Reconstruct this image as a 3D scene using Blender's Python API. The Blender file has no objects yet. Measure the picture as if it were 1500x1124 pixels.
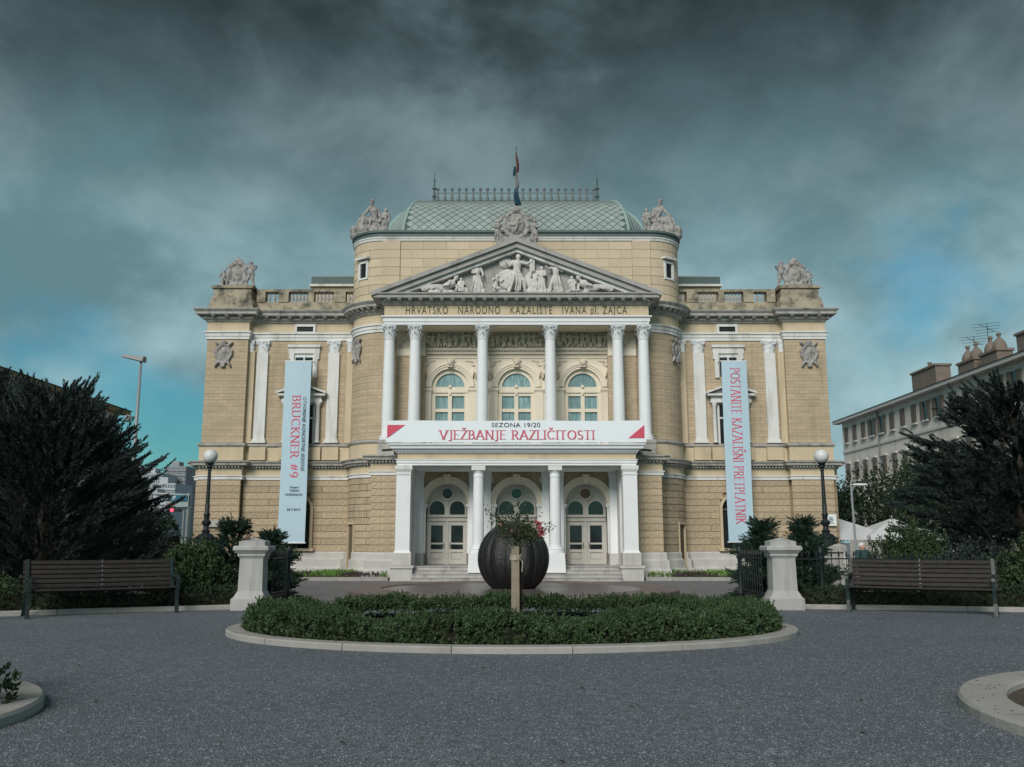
import bpy, bmesh, math, random
import numpy as np
from mathutils import Vector, Matrix
R = math.radians
rnd = random.Random(7)
nr = np.random.default_rng(11)
SC = bpy.context.scene
COL = SC.collection

# ------------------------------------------------------------------ camera
FPX, PITCH, EYE = 1300.67, 0.17651, 1.3
cam = bpy.data.cameras.new('camera'); camo = bpy.data.objects.new('camera', cam); COL.objects.link(camo)
cam.sensor_fit = 'HORIZONTAL'; cam.sensor_width = 36; cam.lens = FPX / 1500 * 36
cam.clip_start = .1; cam.clip_end = 3000
camo.location = (0, 0, EYE); camo.rotation_euler = (math.pi/2 + PITCH, 0, 0)
SC.camera = camo

# ------------------------------------------------------------------ world, sun, exposure
SUN_EL, SUN_AZ = R(33), R(200)            # azimuth clockwise from +Y: sun behind the viewer, a little to the left
W = bpy.data.worlds.new('World'); SC.world = W; W.use_nodes = True
def world():
    nt = W.node_tree; N = nt.nodes; L = nt.links; N.clear()
    def nd(t, **k):
        n = N.new(t)
        for a, b in k.items(): setattr(n, a, b)
        return n
    def math_(op, a, b=None, clamp=False):
        n = nd('ShaderNodeMath', operation=op); n.use_clamp = clamp
        for i, v in enumerate((a, b)):
            if v is None: continue
            if isinstance(v, (int, float)): n.inputs[i].default_value = v
            else: L.new(v, n.inputs[i])
        return n.outputs[0]
    def mix(f, a, b):
        n = nd('ShaderNodeMix', data_type='RGBA')
        for s, v in ((n.inputs[0], f), (n.inputs[6], a), (n.inputs[7], b)):
            if isinstance(v, (int, float)): s.default_value = v
            elif isinstance(v, tuple): s.default_value = v
            else: L.new(v, s)
        return n.outputs[2]
    def noise(vec, scale, detail=6, rough=.55, dist=0):
        n = nd('ShaderNodeTexNoise'); n.inputs['Scale'].default_value = scale; n.inputs['Detail'].default_value = detail
        n.inputs['Roughness'].default_value = rough; n.inputs['Distortion'].default_value = dist; L.new(vec, n.inputs['Vector'])
        return n.outputs[0]
    def mr(v, a, b, c=0, d=1):
        n = nd('ShaderNodeMapRange'); n.interpolation_type = 'SMOOTHSTEP'
        L.new(v, n.inputs[0])
        for i, x in enumerate((a, b, c, d)): n.inputs[i+1].default_value = x
        return n.outputs[0]
    tc = nd('ShaderNodeTexCoord'); sep = nd('ShaderNodeSeparateXYZ'); L.new(tc.outputs['Generated'], sep.inputs[0])
    x, y, z = sep.outputs
    cv = nd('ShaderNodeCombineXYZ'); L.new(x, cv.inputs[0]); L.new(y, cv.inputs[1]); L.new(math_('MULTIPLY', z, 1.45), cv.inputs[2])
    off = nd('ShaderNodeVectorMath', operation='ADD'); off.inputs[1].default_value = (9.7, 9.9, 1.4); L.new(cv.outputs[0], off.inputs[0])
    big = noise(off.outputs[0], 2.3, 8, .55, .15)
    wisp = noise(off.outputs[0], 6.0, 9, .6, .2)
    cover = noise(off.outputs[0], 1.9, 6, .52, .1)
    sky = nd('ShaderNodeTexSky', sky_type='NISHITA'); sky.sun_disc = False; sky.sun_elevation = SUN_EL; sky.sun_rotation = SUN_AZ
    sky.air_density = 1.3; sky.dust_density = 1.2; sky.ozone_density = 3.0
    blue = nd('ShaderNodeMix', data_type='RGBA', blend_type='MULTIPLY'); blue.inputs[0].default_value = 1
    L.new(sky.outputs[0], blue.inputs[6]); blue.inputs[7].default_value = (.16, .60, .66, 1)
    dens = math_('ADD', math_('MULTIPLY', big, .78), math_('MULTIPLY', wisp, .22))
    lightc = mix(mr(dens, .38, .64), (1.0, 1.85, 2.08, 1), (3.1, 4.5, 4.85, 1))
    over = mr(math_('ADD', z, math_('MULTIPLY', math_('SUBTRACT', big, .5), .62)), .25, .50)                                    # the cloud deck thickens overhead
    thick = math_('MULTIPLY', over, mr(dens, .62, .36, .55, 1.0), True)
    cloud = mix(thick, lightc, (.17, .245, .265, 1))
    cmask = mr(math_('ADD', cover, math_('MULTIPLY', over, .25)), .42, .53, .34, 1)
    L.new(mix(cmask, blue.outputs[2], cloud), (bg := nd('ShaderNodeBackground')).inputs[0])
    bg.inputs[1].default_value = .066
    o = nd('ShaderNodeOutputWorld'); L.new(bg.outputs[0], o.inputs[0])
world()
sl = bpy.data.lights.new('sun', 'SUN'); sun = bpy.data.objects.new('sun', sl); COL.objects.link(sun)
sl.energy = 1.5; sl.angle = R(30); sl.color = (1, .965, .91)
sun.rotation_euler = (math.pi/2 - SUN_EL, 0, math.pi - SUN_AZ)
SC.view_settings.view_transform = 'Standard'; SC.view_settings.look = 'None'
SC.view_settings.exposure = .95; SC.view_settings.gamma = 1

# ------------------------------------------------------------------ pixel helpers (photo 1500x1124)
_c, _s = math.cos(PITCH), math.sin(PITCH)
def onY(x, y, Y):
    a, b = (x-750)/FPX, (562-y)/FPX
    t = Y/(_c-_s*b); return Vector((a*t, Y, EYE+(_s+_c*b)*t))
def onZ(x, y, z=0.):
    a, b = (x-750)/FPX, (562-y)/FPX
    t = (z-EYE)/(_s+_c*b); return Vector((a*t, (_c-_s*b)*t, z))
def zz(y, Y): return onY(750, y, Y).z

# ------------------------------------------------------------------ materials
MATS = {}
def mat(name, col, rough=.8, var=.12, scale=3., bump=0., bscale=40., stain=None, stain_s=1., stain_t=(.5, .7), metal=0., rand=0., island=0.,
        streak=None, brick=None, cells=0., spec=.3, emit=None, trans=0., voro=0.):
    m = bpy.data.materials.new(name); m.use_nodes = True; nt = m.node_tree; N = nt.nodes; L = nt.links
    b = N['Principled BSDF']; b.inputs['Roughness'].default_value = rough; b.inputs['Metallic'].default_value = metal
    b.inputs['Specular IOR Level'].default_value = spec
    tc = N.new('ShaderNodeTexCoord'); P = tc.outputs['Object']
    def noise(sc, det=5, vec=P, r=.55):
        n = N.new('ShaderNodeTexNoise'); n.inputs['Scale'].default_value = sc; n.inputs['Detail'].default_value = det; n.inputs['Roughness'].default_value = r
        L.new(vec, n.inputs['Vector']); return n.outputs[0]
    def mrange(v, a, c, lo=0, hi=1):
        n = N.new('ShaderNodeMapRange'); L.new(v, n.inputs[0])
        for i, q in enumerate((a, c, lo, hi)): n.inputs[i+1].default_value = q
        return n.outputs[0]
    def mixc(f, A, Bc, blend='MIX'):
        n = N.new('ShaderNodeMix'); n.data_type = 'RGBA'; n.blend_type = blend
        for s, v in ((n.inputs[0], f), (n.inputs[6], A), (n.inputs[7], Bc)):
            if isinstance(v, (int, float)): s.default_value = v
            elif isinstance(v, tuple): s.default_value = v if len(v) == 4 else v+(1,)
            else: L.new(v, s)
        return n.outputs[2]
    c = tuple(col)
    out = mixc(mrange(noise(scale), .3, .7), tuple(v*(1-var) for v in c), tuple(min(1, v*(1+var)) for v in c))
    if brick:
        bt = N.new('ShaderNodeTexBrick'); mp = N.new('ShaderNodeMapping'); mp.inputs['Rotation'].default_value = (R(90), 0, 0)
        L.new(P, mp.inputs[0]); L.new(mp.outputs[0], bt.inputs['Vector'])
        bt.inputs['Scale'].default_value = 1; bt.inputs['Brick Width'].default_value = brick[0]; bt.inputs['Row Height'].default_value = brick[1]
        bt.inputs['Mortar Size'].default_value = brick[2]; bt.inputs['Mortar Smooth'].default_value = .3
        for i, v in ((0, 1.06), (1, .9)): bt.inputs['Color%d' % (i+1)].default_value = (v, v, v, 1)
        bt.inputs['Mortar'].default_value = (brick[3],)*3+(1,)
        out = mixc(1., out, bt.outputs[0], 'MULTIPLY')
    if cells:                                           # brightness of each single stone chip
        vt = N.new('ShaderNodeTexVoronoi'); vt.inputs['Scale'].default_value = cells; L.new(P, vt.inputs['Vector'])
        out = mixc(1., out, mrange(vt.outputs['Color'], .1, .9, .6, 1.35), 'MULTIPLY')
        out = mixc(mrange(vt.outputs['Distance'], .5, .95), out, (.03, .032, .035))
    if rand:
        oi = N.new('ShaderNodeObjectInfo')
        v = mrange(oi.outputs['Random'], 0, 1, 1-rand, 1+rand)
        out = mixc(1., out, v, 'MULTIPLY')
    if island:
        g = N.new('ShaderNodeNewGeometry')
        v = mrange(g.outputs['Random Per Island'], 0, 1, 1-island, 1+island)
        out = mixc(1., out, v, 'MULTIPLY')
    if stain:
        f = mrange(noise(stain_s, 8, r=.65), stain_t[0], stain_t[1])
        out = mixc(f, out, tuple(stain))
    if streak:
        mp = N.new('ShaderNodeMapping'); mp.inputs['Scale'].default_value = (1, 1, .12); L.new(P, mp.inputs[0])
        f = mrange(noise(streak[1], 7, mp.outputs[0], .65), streak[2], streak[3])
        out = mixc(f, out, tuple(streak[0]))
    L.new(out, b.inputs['Base Color'])
    if bump:
        bn = N.new('ShaderNodeBump'); bn.inputs['Strength'].default_value = bump; bn.inputs['Distance'].default_value = .02
        if voro:
            vt = N.new('ShaderNodeTexVoronoi'); vt.inputs['Scale'].default_value = bscale; L.new(P, vt.inputs['Vector']); L.new(vt.outputs[0], bn.inputs['Height'])
        else: L.new(noise(bscale, 4), bn.inputs['Height'])
        L.new(bn.outputs[0], b.inputs['Normal'])
    if emit:
        b.inputs['Emission Color'].default_value = tuple(emit[0])+(1,); b.inputs['Emission Strength'].default_value = emit[1]
    if trans: b.inputs['Transmission Weight'].default_value = trans
    MATS[name] = m; return m
mat('ochre', (.485, .385, .268), .9, .07, .8, .25, 60, brick=(.5, .17, .012, .72), streak=((.27, .21, .14), 1.3, .54, .80))
mat('ochre_rustic', (.44, .348, .24), .95, .30, 15., 1., 15, rand=.10, streak=((.22, .175, .11), 1.1, .58, .80))
mat('ochre_plain', (.57, .465, .325), .9, .06, 1.2, .12, 40, streak=((.33, .28, .2), 1.2, .53, .82))
mat('ochre_block', (.56, .46, .33), .9, .06, 2., .15, 50, rand=.07, stain=(.42, .385, .33), stain_s=.33, stain_t=(.6, .68))
mat('joint', (.37, .295, .20), .95, .1, 3.)
mat('cream', (.74, .66, .54), .85, .05, 1.5, .1, 40, streak=((.42, .36, .28), 1.5, .62, .85))
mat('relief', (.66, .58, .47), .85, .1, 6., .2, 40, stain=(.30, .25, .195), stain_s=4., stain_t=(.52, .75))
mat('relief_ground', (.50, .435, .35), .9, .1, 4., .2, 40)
mat('white', (.77, .78, .79), .65, .03, 1.5, .06, 60, streak=((.54, .53, .51), 1.6, .60, .88))
mat('white_trim', (.70, .69, .67), .75, .05, 2., .1, 60, streak=((.32, .30, .275), 1.8, .50, .78))
mat('weathered', (0.3995, 0.3825, 0.3570), .85, .12, 4., .25, 40, stain=(.15, .145, .135), stain_s=2.6, stain_t=(.5, .72))
mat('pediment', (0.3740, 0.3570, 0.3400), .85, .08, 3., .2, 40, stain=(.22, .21, .195), stain_s=1.6, stain_t=(.52, .75))
mat('statue', (0.3740, 0.3485, 0.3357), .85, .14, 7., .25, 40, stain=(.12, .11, .10), stain_s=5.5, stain_t=(.46, .66))
mat('carving', (.60, .575, .55), .85, .10, 6., .2, 40, stain=(.26, .245, .225), stain_s=4., stain_t=(.54, .76))
mat('grime', (.37, .32, .235), .92, .15, 3., .3, 30, rand=.08, stain=(.085, .08, .068), stain_s=1.7, stain_t=(.45, .66))
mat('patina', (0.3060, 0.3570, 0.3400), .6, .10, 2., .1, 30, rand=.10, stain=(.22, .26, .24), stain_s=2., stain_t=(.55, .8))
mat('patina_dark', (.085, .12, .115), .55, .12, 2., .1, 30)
mat('patina_rib', (.27, .37, .345), .6, .10, 2.)
mat('lead', (.16, .18, .18), .6, .12, 3.)
mat('dark', (.012, .013, .014), .6, .1, 3.)
mat('glass_dark', (.020, .024, .026), .06, .5, 1.2, spec=.6, rand=.5)
mat('curtain', (.24, .37, .38), .3, .10, 3., spec=.5, rand=.22, streak=((.10, .19, .20), 14., .42, .66))  # darker vertical streaks paint the shade of curtain folds into the colour
mat('door', (.50, .475, .43), .6, .06, 3., .08, 30, streak=((.36, .33, .29), 1.6, .55, .8))
mat('wood_door', (.15, .115, .075), .8, .15, 4.)
mat('letters', (.10, .075, .05), .7, .1, 3.)
mat('step', (0.4250, 0.4080, 0.3910), .85, .10, 3., .2, 40, streak=((.16, .15, .14), 2., .5, .75))
mat('plinth', (0.5084, 0.4920, 0.4674), .85, .08, 2., .2, 40, streak=((.36, .34, .31), 1.4, .52, .8))
mat('ban_white', (.80, .84, .88), .6, .015, 1.); mat('ban_blue', (0.4600, 0.6026, 0.6946), .6, .03, .9)
mat('red', (.62, .085, .14), .6, .03, 3.); mat('ink', (.035, .04, .055), .7, .03, 3.)
mat('gravel', (.232, .258, .288), .95, .24, 9., 1., 95., stain=(.145, .162, .182), stain_s=.5, stain_t=(.42, .74), voro=1, cells=95.)
mat('pebble', (.180, .200, .223), .9, .15, 9., island=.45)
mat('paving', (0.1785, 0.1742, 0.1785), .85, .12, 1.5, .2, 40, stain=(.15, .145, .145), stain_s=.5, stain_t=(.45, .7))
mat('kerb', (0.3444, 0.3280, 0.3075), .9, .1, 3., .3, 50, rand=.05, stain=(.27, .25, .22), stain_s=3.5, stain_t=(.54, .75))
mat('pier', (0.4100, 0.3977, 0.3854), .85, .06, 5., .25, 70, rand=.03, streak=((.24, .23, .215), 3., .50, .76))
mat('soil', (.085, .072, .055), .95, .3, 12., .6, 30)
mat('white_stone', (.68, .68, .68), .8, .1, 9., island=.2)
mat('iron', (.014, .019, .021), .5, .2, 9., .1, 60, spec=.4)
mat('bench_iron', (0.0187, 0.0298, 0.0281), .45, .2, 9., spec=.4)
mat('bench_wood', (0.0306, 0.0247, 0.0229), .7, .25, 8., .3, 40, rand=.15)
mat('globe', (.66, .66, .66), .3, .02, 3.)
mat('sphere', (0.0136, 0.0132, 0.0132), .42, .25, 6., .6, 34., spec=.5, voro=1, streak=((.075, .07, .066), 2.6, .60, .78))
mat('basin', (.185, .145, .14), .62, .16, 2., .1, 40, spec=.3)
mat('water', (.13, .105, .105), .35, .12, 2., .1, 9., spec=.4)
mat('stake', (.27, .225, .17), .85, .15, 6., .3, 40, streak=((.15, .12, .085), 6., .5, .75)); mat('rope', (.42, .37, .28), .9, .1, 9.)
mat('bark', (.045, .036, .028), .95, .2, 8., .6, 30)
mat('hedge', (0.0515, 0.0874, 0.0351), .6, .22, 2.2, island=.45)
mat('hedge_dark', (0.0281, 0.0484, 0.0234), .65, .22, 2., island=.45)
mat('conifer', (.030, .044, .040), .75, .25, 1.2, island=.45)
mat('conifer_grey', (.036, .050, .046), .75, .25, 1.2, island=.45)
mat('fir', (0.0281, 0.0562, 0.0367), .7, .2, 2., island=.4)
mat('bush', (0.0406, 0.0671, 0.0265), .65, .2, 2., island=.5)
mat('fresh', (.135, .27, .05), .6, .15, 3., island=.35)
mat('heather', (.075, .05, .055), .7, .2, 3., island=.4)
mat('rose_leaf', (0.0468, 0.0702, 0.0296), .55, .2, 5., island=.5)
mat('petal', (.42, .12, .14), .6, .1, 9., island=.2)
mat('pole_grey', (.27, .29, .30), .5, .08, 3., metal=.2); mat('lamp_head', (0.2640, 0.2720, 0.2720), .5, .08, 3.)
mat('house', (.72, .66, .60), .9, .05, .4, .1, 20, streak=((.36, .33, .31), .5, .55, .8))
mat('house_ochre', (.36, .25, .13), .9, .05, .4); mat('roof_dark', (.055, .045, .042), .9, .15, 3., island=.2)
mat('shutter', (.13, .165, .165), .7, .1, 3., rand=.15); mat('shutter_brown', (.14, .12, .10), .7, .1, 3.)
mat('chimney', (.20, .165, .14), .95, .15, 3.); mat('house_trim', (.60, .57, .54), .9, .05, 2.)
mat('tower', (0.4250, 0.4420, 0.4675), .9, .04, .1); mat('tower_dark', (0.2805, 0.2720, 0.2890), .9, .04, .1); mat('tower_win', (.14, .18, .21), .4, .2, .5)
mat('sign_board', (.27, .35, .35), .5, .05, 3.); mat('sign_blue', (0.0120, 0.1360, 0.2160), .5, .05, 3.); mat('sign_white', (.75, .78, .78), .6, .02, 3.)
mat('signal_red', (.9, .05, .1), .4, .02, 3., emit=((1, .06, .12), 1.1))
mat('canvas', (.60, .60, .61), .85, .04, 2.)
mat('skin', (.50, .31, .23), .6, .05, 3.); mat('cloth_dark', (.018, .022, .028), .9, .1, 6.); mat('cloth_teal', (.03, .065, .07), .9, .1, 6.)
mat('hair', (.03, .024, .02), .8, .2, 9.); mat('hair_grey', (.62, .61, .60), .8, .1, 9.)
mat('flag_red', (.12, .02, .025), .8, .08, 3.); mat('flag_white', (.20, .19, .21), .8, .05, 3.); mat('flag_blue', (.01, .045, .075), .8, .1, 3.)
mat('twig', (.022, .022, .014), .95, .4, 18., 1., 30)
mat('bird', (.17, .10, .065), .8, .2, 30.)

# ------------------------------------------------------------------ mesh builder
ORG = {}                                              # world origin used for an object's local coordinates
class MB:
    def __init__(s): s.v = []; s.f = []
    def add(s, vs, fs):
        o = len(s.v); s.v += [tuple(v) for v in vs]; s.f += [tuple(i+o for i in f) for f in fs]; return s
    def box(s, x0, x1, y0, y1, z0, z1):
        return s.add([(x0,y0,z0),(x1,y0,z0),(x1,y1,z0),(x0,y1,z0),(x0,y0,z1),(x1,y0,z1),(x1,y1,z1),(x0,y1,z1)],
                     [(3,2,1,0),(4,5,6,7),(0,1,5,4),(1,2,6,5),(2,3,7,6),(3,0,4,7)])
    def frus(s, cx, cy, z0, z1, a0, b0, a1, b1):      # box tapering between half sizes
        return s.add([(cx-a0,cy-b0,z0),(cx+a0,cy-b0,z0),(cx+a0,cy+b0,z0),(cx-a0,cy+b0,z0),(cx-a1,cy-b1,z1),(cx+a1,cy-b1,z1),(cx+a1,cy+b1,z1),(cx-a1,cy+b1,z1)],
                     [(3,2,1,0),(4,5,6,7),(0,1,5,4),(1,2,6,5),(2,3,7,6),(3,0,4,7)])
    def lathe(s, prof, n=20, c=(0,0,0), sx=1, sy=1, a0=0., a1=2*math.pi):
        full = abs(a1-a0-2*math.pi) < 1e-6; m = n if full else n+1; vs = []
        for r, z in prof:
            for i in range(m):
                a = a0+(a1-a0)*i/n; vs.append((c[0]+r*math.cos(a)*sx, c[1]+r*math.sin(a)*sy, c[2]+z))
        fs = []
        for j in range(len(prof)-1):
            for i in range(n):
                k = (i+1) % m; fs.append((j*m+i, j*m+k, (j+1)*m+k, (j+1)*m+i))
        if full:
            if prof[0][0] > 1e-4: fs.append(tuple(range(m))[::-1])
            if prof[-1][0] > 1e-4: fs.append(tuple((len(prof)-1)*m+i for i in range(m)))
        return s.add(vs, fs)
    def tube(s, pts, r, n=8):
        pts = [Vector(p) for p in pts]; rr = r if isinstance(r, (list, tuple)) else [r]*len(pts); vs = []
        for i, p in enumerate(pts):
            d = (pts[min(i+1, len(pts)-1)]-pts[max(i-1, 0)]).normalized()
            u = d.cross(Vector((0, 0, 1)) if abs(d.z) < .95 else Vector((0, 1, 0))).normalized(); w = d.cross(u)
            for k in range(n):
                a = 2*math.pi*k/n; vs.append(p+(u*math.cos(a)+w*math.sin(a))*rr[i])
        fs = [(i*n+k, i*n+(k+1) % n, (i+1)*n+(k+1) % n, (i+1)*n+k) for i in range(len(pts)-1) for k in range(n)]
        fs += [tuple(range(n)), tuple((len(pts)-1)*n+k for k in range(n))[::-1]]
        return s.add(vs, fs)
    def cap(s, p0, r0, p1, r1, n=10, k=3):             # capsule with two radii
        p0, p1 = Vector(p0), Vector(p1); d = p1-p0; L = d.length
        if L < 1e-5: d = Vector((0, 0, 1)); L = 1e-5
        d = d/L; pts = []; rr = []
        for i in range(k+1):
            a = math.pi/2*(1-i/k); pts.append(p0-d*r0*math.sin(a)); rr.append(max(r0*math.cos(a), r0*.04))
        for i in range(k+1):
            a = math.pi/2*i/k; pts.append(p1+d*r1*math.sin(a)); rr.append(max(r1*math.cos(a), r1*.04))
        u = d.cross(Vector((0, 0, 1)) if abs(d.z) < .95 else Vector((0, 1, 0))).normalized(); w = d.cross(u); vs = []
        for p, q in zip(pts, rr):
            for j in range(n):
                t = 2*math.pi*j/n; vs.append(p+(u*math.cos(t)+w*math.sin(t))*q)
        M = len(pts)
        fs = [(i*n+j, i*n+(j+1) % n, (i+1)*n+(j+1) % n, (i+1)*n+j) for i in range(M-1) for j in range(n)]
        fs += [tuple(range(n))[::-1], tuple((M-1)*n+j for j in range(n))]
        return s.add(vs, fs)
    def ell(s, c, r, n=12, k=8):
        prof = [(max(math.sin(math.pi*i/k), .02), -math.cos(math.pi*i/k)) for i in range(k+1)]
        o = len(s.v); s.lathe(prof, n)
        for i in range(o, len(s.v)):
            v = s.v[i]; s.v[i] = (c[0]+v[0]*r[0], c[1]+v[1]*r[1], c[2]+v[2]*r[2])
        return s
    def prism(s, poly, y0, y1):                        # polygon in (x,z), extruded along y
        n = len(poly)
        vs = [(x, y0, z) for x, z in poly]+[(x, y1, z) for x, z in poly]
        return s.add(vs, [tuple(range(n)), tuple(range(n, 2*n))[::-1]]+[(i, i+n, (i+1) % n+n, (i+1) % n) for i in range(n)])
    def sweep(s, path, prof):                          # path (x,y) left to right, outward = towards -y; prof = closed loop of (out, z)
        P = [Vector(p) for p in path]; n = len(P); m = len(prof); N = []
        for i in range(n):
            ns = []
            if i > 0: d = (P[i]-P[i-1]).normalized(); ns.append(Vector((d.y, -d.x)))
            if i < n-1: d = (P[i+1]-P[i]).normalized(); ns.append(Vector((d.y, -d.x)))
            N.append(ns[0] if len(ns) == 1 else (ns[0]+ns[1])/max(.3, 1+ns[0].dot(ns[1])))
        vs = [(P[i].x+N[i].x*o, P[i].y+N[i].y*o, z) for i in range(n) for o, z in prof]
        fs = [(i*m+j, (i+1)*m+j, (i+1)*m+(j+1) % m, i*m+(j+1) % m) for i in range(n-1) for j in range(m)]
        fs += [tuple(range(m)), tuple((n-1)*m+j for j in range(m))[::-1]]
        return s.add(vs, fs)
    def ring(s, cx, cz, r0, r1, y0, y1, a0=0., a1=math.pi, n=20):      # arch band in the xz plane
        vs = []
        for i in range(n+1):
            a = a0+(a1-a0)*i/n; c, q = math.cos(a), math.sin(a)
            vs += [(cx+r0*c, y0, cz+r0*q), (cx+r1*c, y0, cz+r1*q), (cx+r1*c, y1, cz+r1*q), (cx+r0*c, y1, cz+r0*q)]
        fs = [(4*i+j, 4*i+(j+1) % 4, 4*i+4+(j+1) % 4, 4*i+4+j) for i in range(n) for j in range(4)]+[(0, 1, 2, 3), (4*n+3, 4*n+2, 4*n+1, 4*n)]
        return s.add(vs, fs)
    def disc(s, cx, cz, r, y0, y1, a0=0., a1=2*math.pi, n=20):         # filled disc or half disc in xz with thickness
        k = n if a1-a0 > 6.28 else n+1
        return s.prism([(cx+r*math.cos(a0+(a1-a0)*i/n), cz+r*math.sin(a0+(a1-a0)*i/n)) for i in range(k)], y0, y1)
    def mesh(s, name, org=(0, 0, 0), smooth=False):
        me = bpy.data.meshes.new(name); o = Vector(org)
        me.from_pydata([tuple(Vector(v)-o) for v in s.v], [], s.f); me.update()
        bm = bmesh.new(); bm.from_mesh(me); bmesh.ops.recalc_face_normals(bm, faces=bm.faces); bm.to_mesh(me); bm.free()
        if smooth: shade(me, smooth)
        return me
    def build(s, name, m, parent=None, smooth=False, org=None, **kw):
        o = ORG[parent.name] if parent is not None else Vector(org or (0, 0, 0))
        return link(name, s.mesh(name, o, smooth), m, parent, loc=None if parent is not None else o, **kw)
def shade(me, smooth):
    me.polygons.foreach_set('use_smooth', [True]*len(me.polygons))
    if smooth is not True:
        bm = bmesh.new(); bm.from_mesh(me)
        for e in bm.edges:
            if len(e.link_faces) == 2 and e.calc_face_angle(0) > smooth: e.smooth = False
        bm.to_mesh(me); bm.free()
def link(name, me, m, parent=None, loc=None, rot=None, scale=None, **kw):
    o = bpy.data.objects.new(name, me); COL.objects.link(o)
    if m is not None and len(me.materials) == 0: me.materials.append(MATS[m] if isinstance(m, str) else m)
    if parent is not None: o.parent = parent; ORG[o.name] = ORG[parent.name]
    if loc is not None:
        if parent is None: ORG[o.name] = Vector(loc); o.location = loc
        else: o.location = Vector(loc)-ORG[parent.name]; ORG[o.name] = Vector(loc)
    if rot is not None: o.rotation_euler = rot
    if scale is not None: o.scale = scale
    for k, v in kw.items(): o[k] = v
    return o
def thing(name, label, cat, loc=(0, 0, 0), rz=0., group=None, org=None):
    e = bpy.data.objects.new(name, None); COL.objects.link(e); e.location = loc; e.rotation_euler = (0, 0, rz); e.empty_display_size = .2
    e['label'] = label; e['category'] = cat
    if group: e['group'] = group
    ORG[e.name] = Vector(org if org is not None else loc); return e
def tag(o, label, cat, group=None):
    o['label'] = label; o['category'] = cat
    if group: o['group'] = group
    return o
def npmesh(name, V, F):
    V = np.asarray(V, np.float32); F = np.asarray(F, np.int32); k = F.shape[1]; me = bpy.data.meshes.new(name)
    me.vertices.add(len(V)); me.vertices.foreach_set('co', V.ravel())
    me.loops.add(F.size); me.loops.foreach_set('vertex_index', F.ravel())
    me.polygons.add(len(F)); me.polygons.foreach_set('loop_start', np.arange(0, F.size, k, dtype=np.int32)); me.polygons.foreach_set('loop_total', np.full(len(F), k, np.int32))
    me.update(calc_edges=True); return me
def sculpt(name, mb, voxel, org=(0, 0, 0), smooth_it=2):
    """one continuous carved surface from overlapping solids"""
    me = mb.mesh('t', org); ob = bpy.data.objects.new('t', me); COL.objects.link(ob)
    md = ob.modifiers.new('r', 'REMESH'); md.mode = 'VOXEL'; md.voxel_size = voxel; md.use_smooth_shade = True
    if smooth_it: sm = ob.modifiers.new('s', 'SMOOTH'); sm.iterations = smooth_it; sm.factor = .5
    dg = bpy.context.evaluated_depsgraph_get(); res = bpy.data.meshes.new_from_object(ob.evaluated_get(dg)); res.name = name
    bpy.data.objects.remove(ob); bpy.data.meshes.remove(me); shade(res, True); return res

# ------------------------------------------------------------------ lettering
def arc(cx, cy, rx, ry, a0, a1, n=10): return [(cx+rx*math.cos(R(a0+(a1-a0)*i/n)), cy+ry*math.sin(R(a0+(a1-a0)*i/n))) for i in range(n+1)]
GL = {'A': (.78, [[(.02,0),(.39,1)],[(.39,1),(.76,0)],[(.15,.34),(.63,.34)]]),
 'B': (.62, [[(.1,0),(.1,1)],[(.1,1),(.3,1)]+arc(.3,.76,.2,.24,90,-90)+[(.1,.52)],[(.3,.52)]+arc(.3,.26,.27,.26,90,-90)+[(.1,0)]]),
 'C': (.74, [arc(.42,.5,.36,.5,48,312,16)]), 'D': (.76, [[(.1,0),(.1,1)],[(.1,1),(.3,1)]+arc(.3,.5,.4,.5,90,-90,14)+[(.1,0)]]),
 'E': (.56, [[(.1,0),(.1,1)],[(.1,1),(.52,1)],[(.1,.52),(.44,.52)],[(.1,0),(.54,0)]]),
 'I': (.22, [[(.11,0),(.11,1)]]), 'J': (.36, [[(.24,1),(.24,.0)]+arc(.06,0,.18,.2,0,-100,6)]),
 'K': (.7, [[(.1,0),(.1,1)],[(.6,1),(.12,.48)],[(.24,.6),(.66,0)]]), 'L': (.54, [[(.1,0),(.1,1)],[(.1,0),(.52,0)]]),
 'N': (.8, [[(.1,0),(.1,1)],[(.1,1),(.7,0)],[(.7,0),(.7,1)]]), 'O': (.84, [arc(.42,.5,.37,.5,0,360,22)]),
 'P': (.6, [[(.1,0),(.1,1)],[(.1,1),(.28,1)]+arc(.28,.73,.27,.27,90,-90)+[(.1,.46)]]),
 'R': (.66, [[(.1,0),(.1,1)],[(.1,1),(.28,1)]+arc(.28,.74,.25,.26,90,-90)+[(.1,.48)],[(.3,.48),(.64,0)]]),
 'S': (.54, [arc(.28,.75,.2,.25,40,270,10)+arc(.26,.25,.23,.25,90,-140,10)]),
 'T': (.64, [[(.32,0),(.32,1)],[(.02,1),(.62,1)]]), 'U': (.74, [[(.1,1),(.1,.3)]+arc(.37,.3,.27,.3,180,360,10)+[(.64,1)]]),
 'V': (.76, [[(.02,1),(.38,0)],[(.38,0),(.74,1)]]), 'Z': (.62, [[(.05,1),(.57,1)],[(.57,1),(.05,0)],[(.05,0),(.59,0)]]),
 '#': (.7, [[(.15,.1),(.3,.9)],[(.42,.1),(.57,.9)],[(.05,.36),(.62,.36)],[(.08,.64),(.65,.64)]]),
 '9': (.56, [arc(.28,.68,.22,.3,0,360,16),[(.5,.68)]+arc(.2,.62,.3,.62,0,-78,8)]), ' ': (.36, [])}
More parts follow.
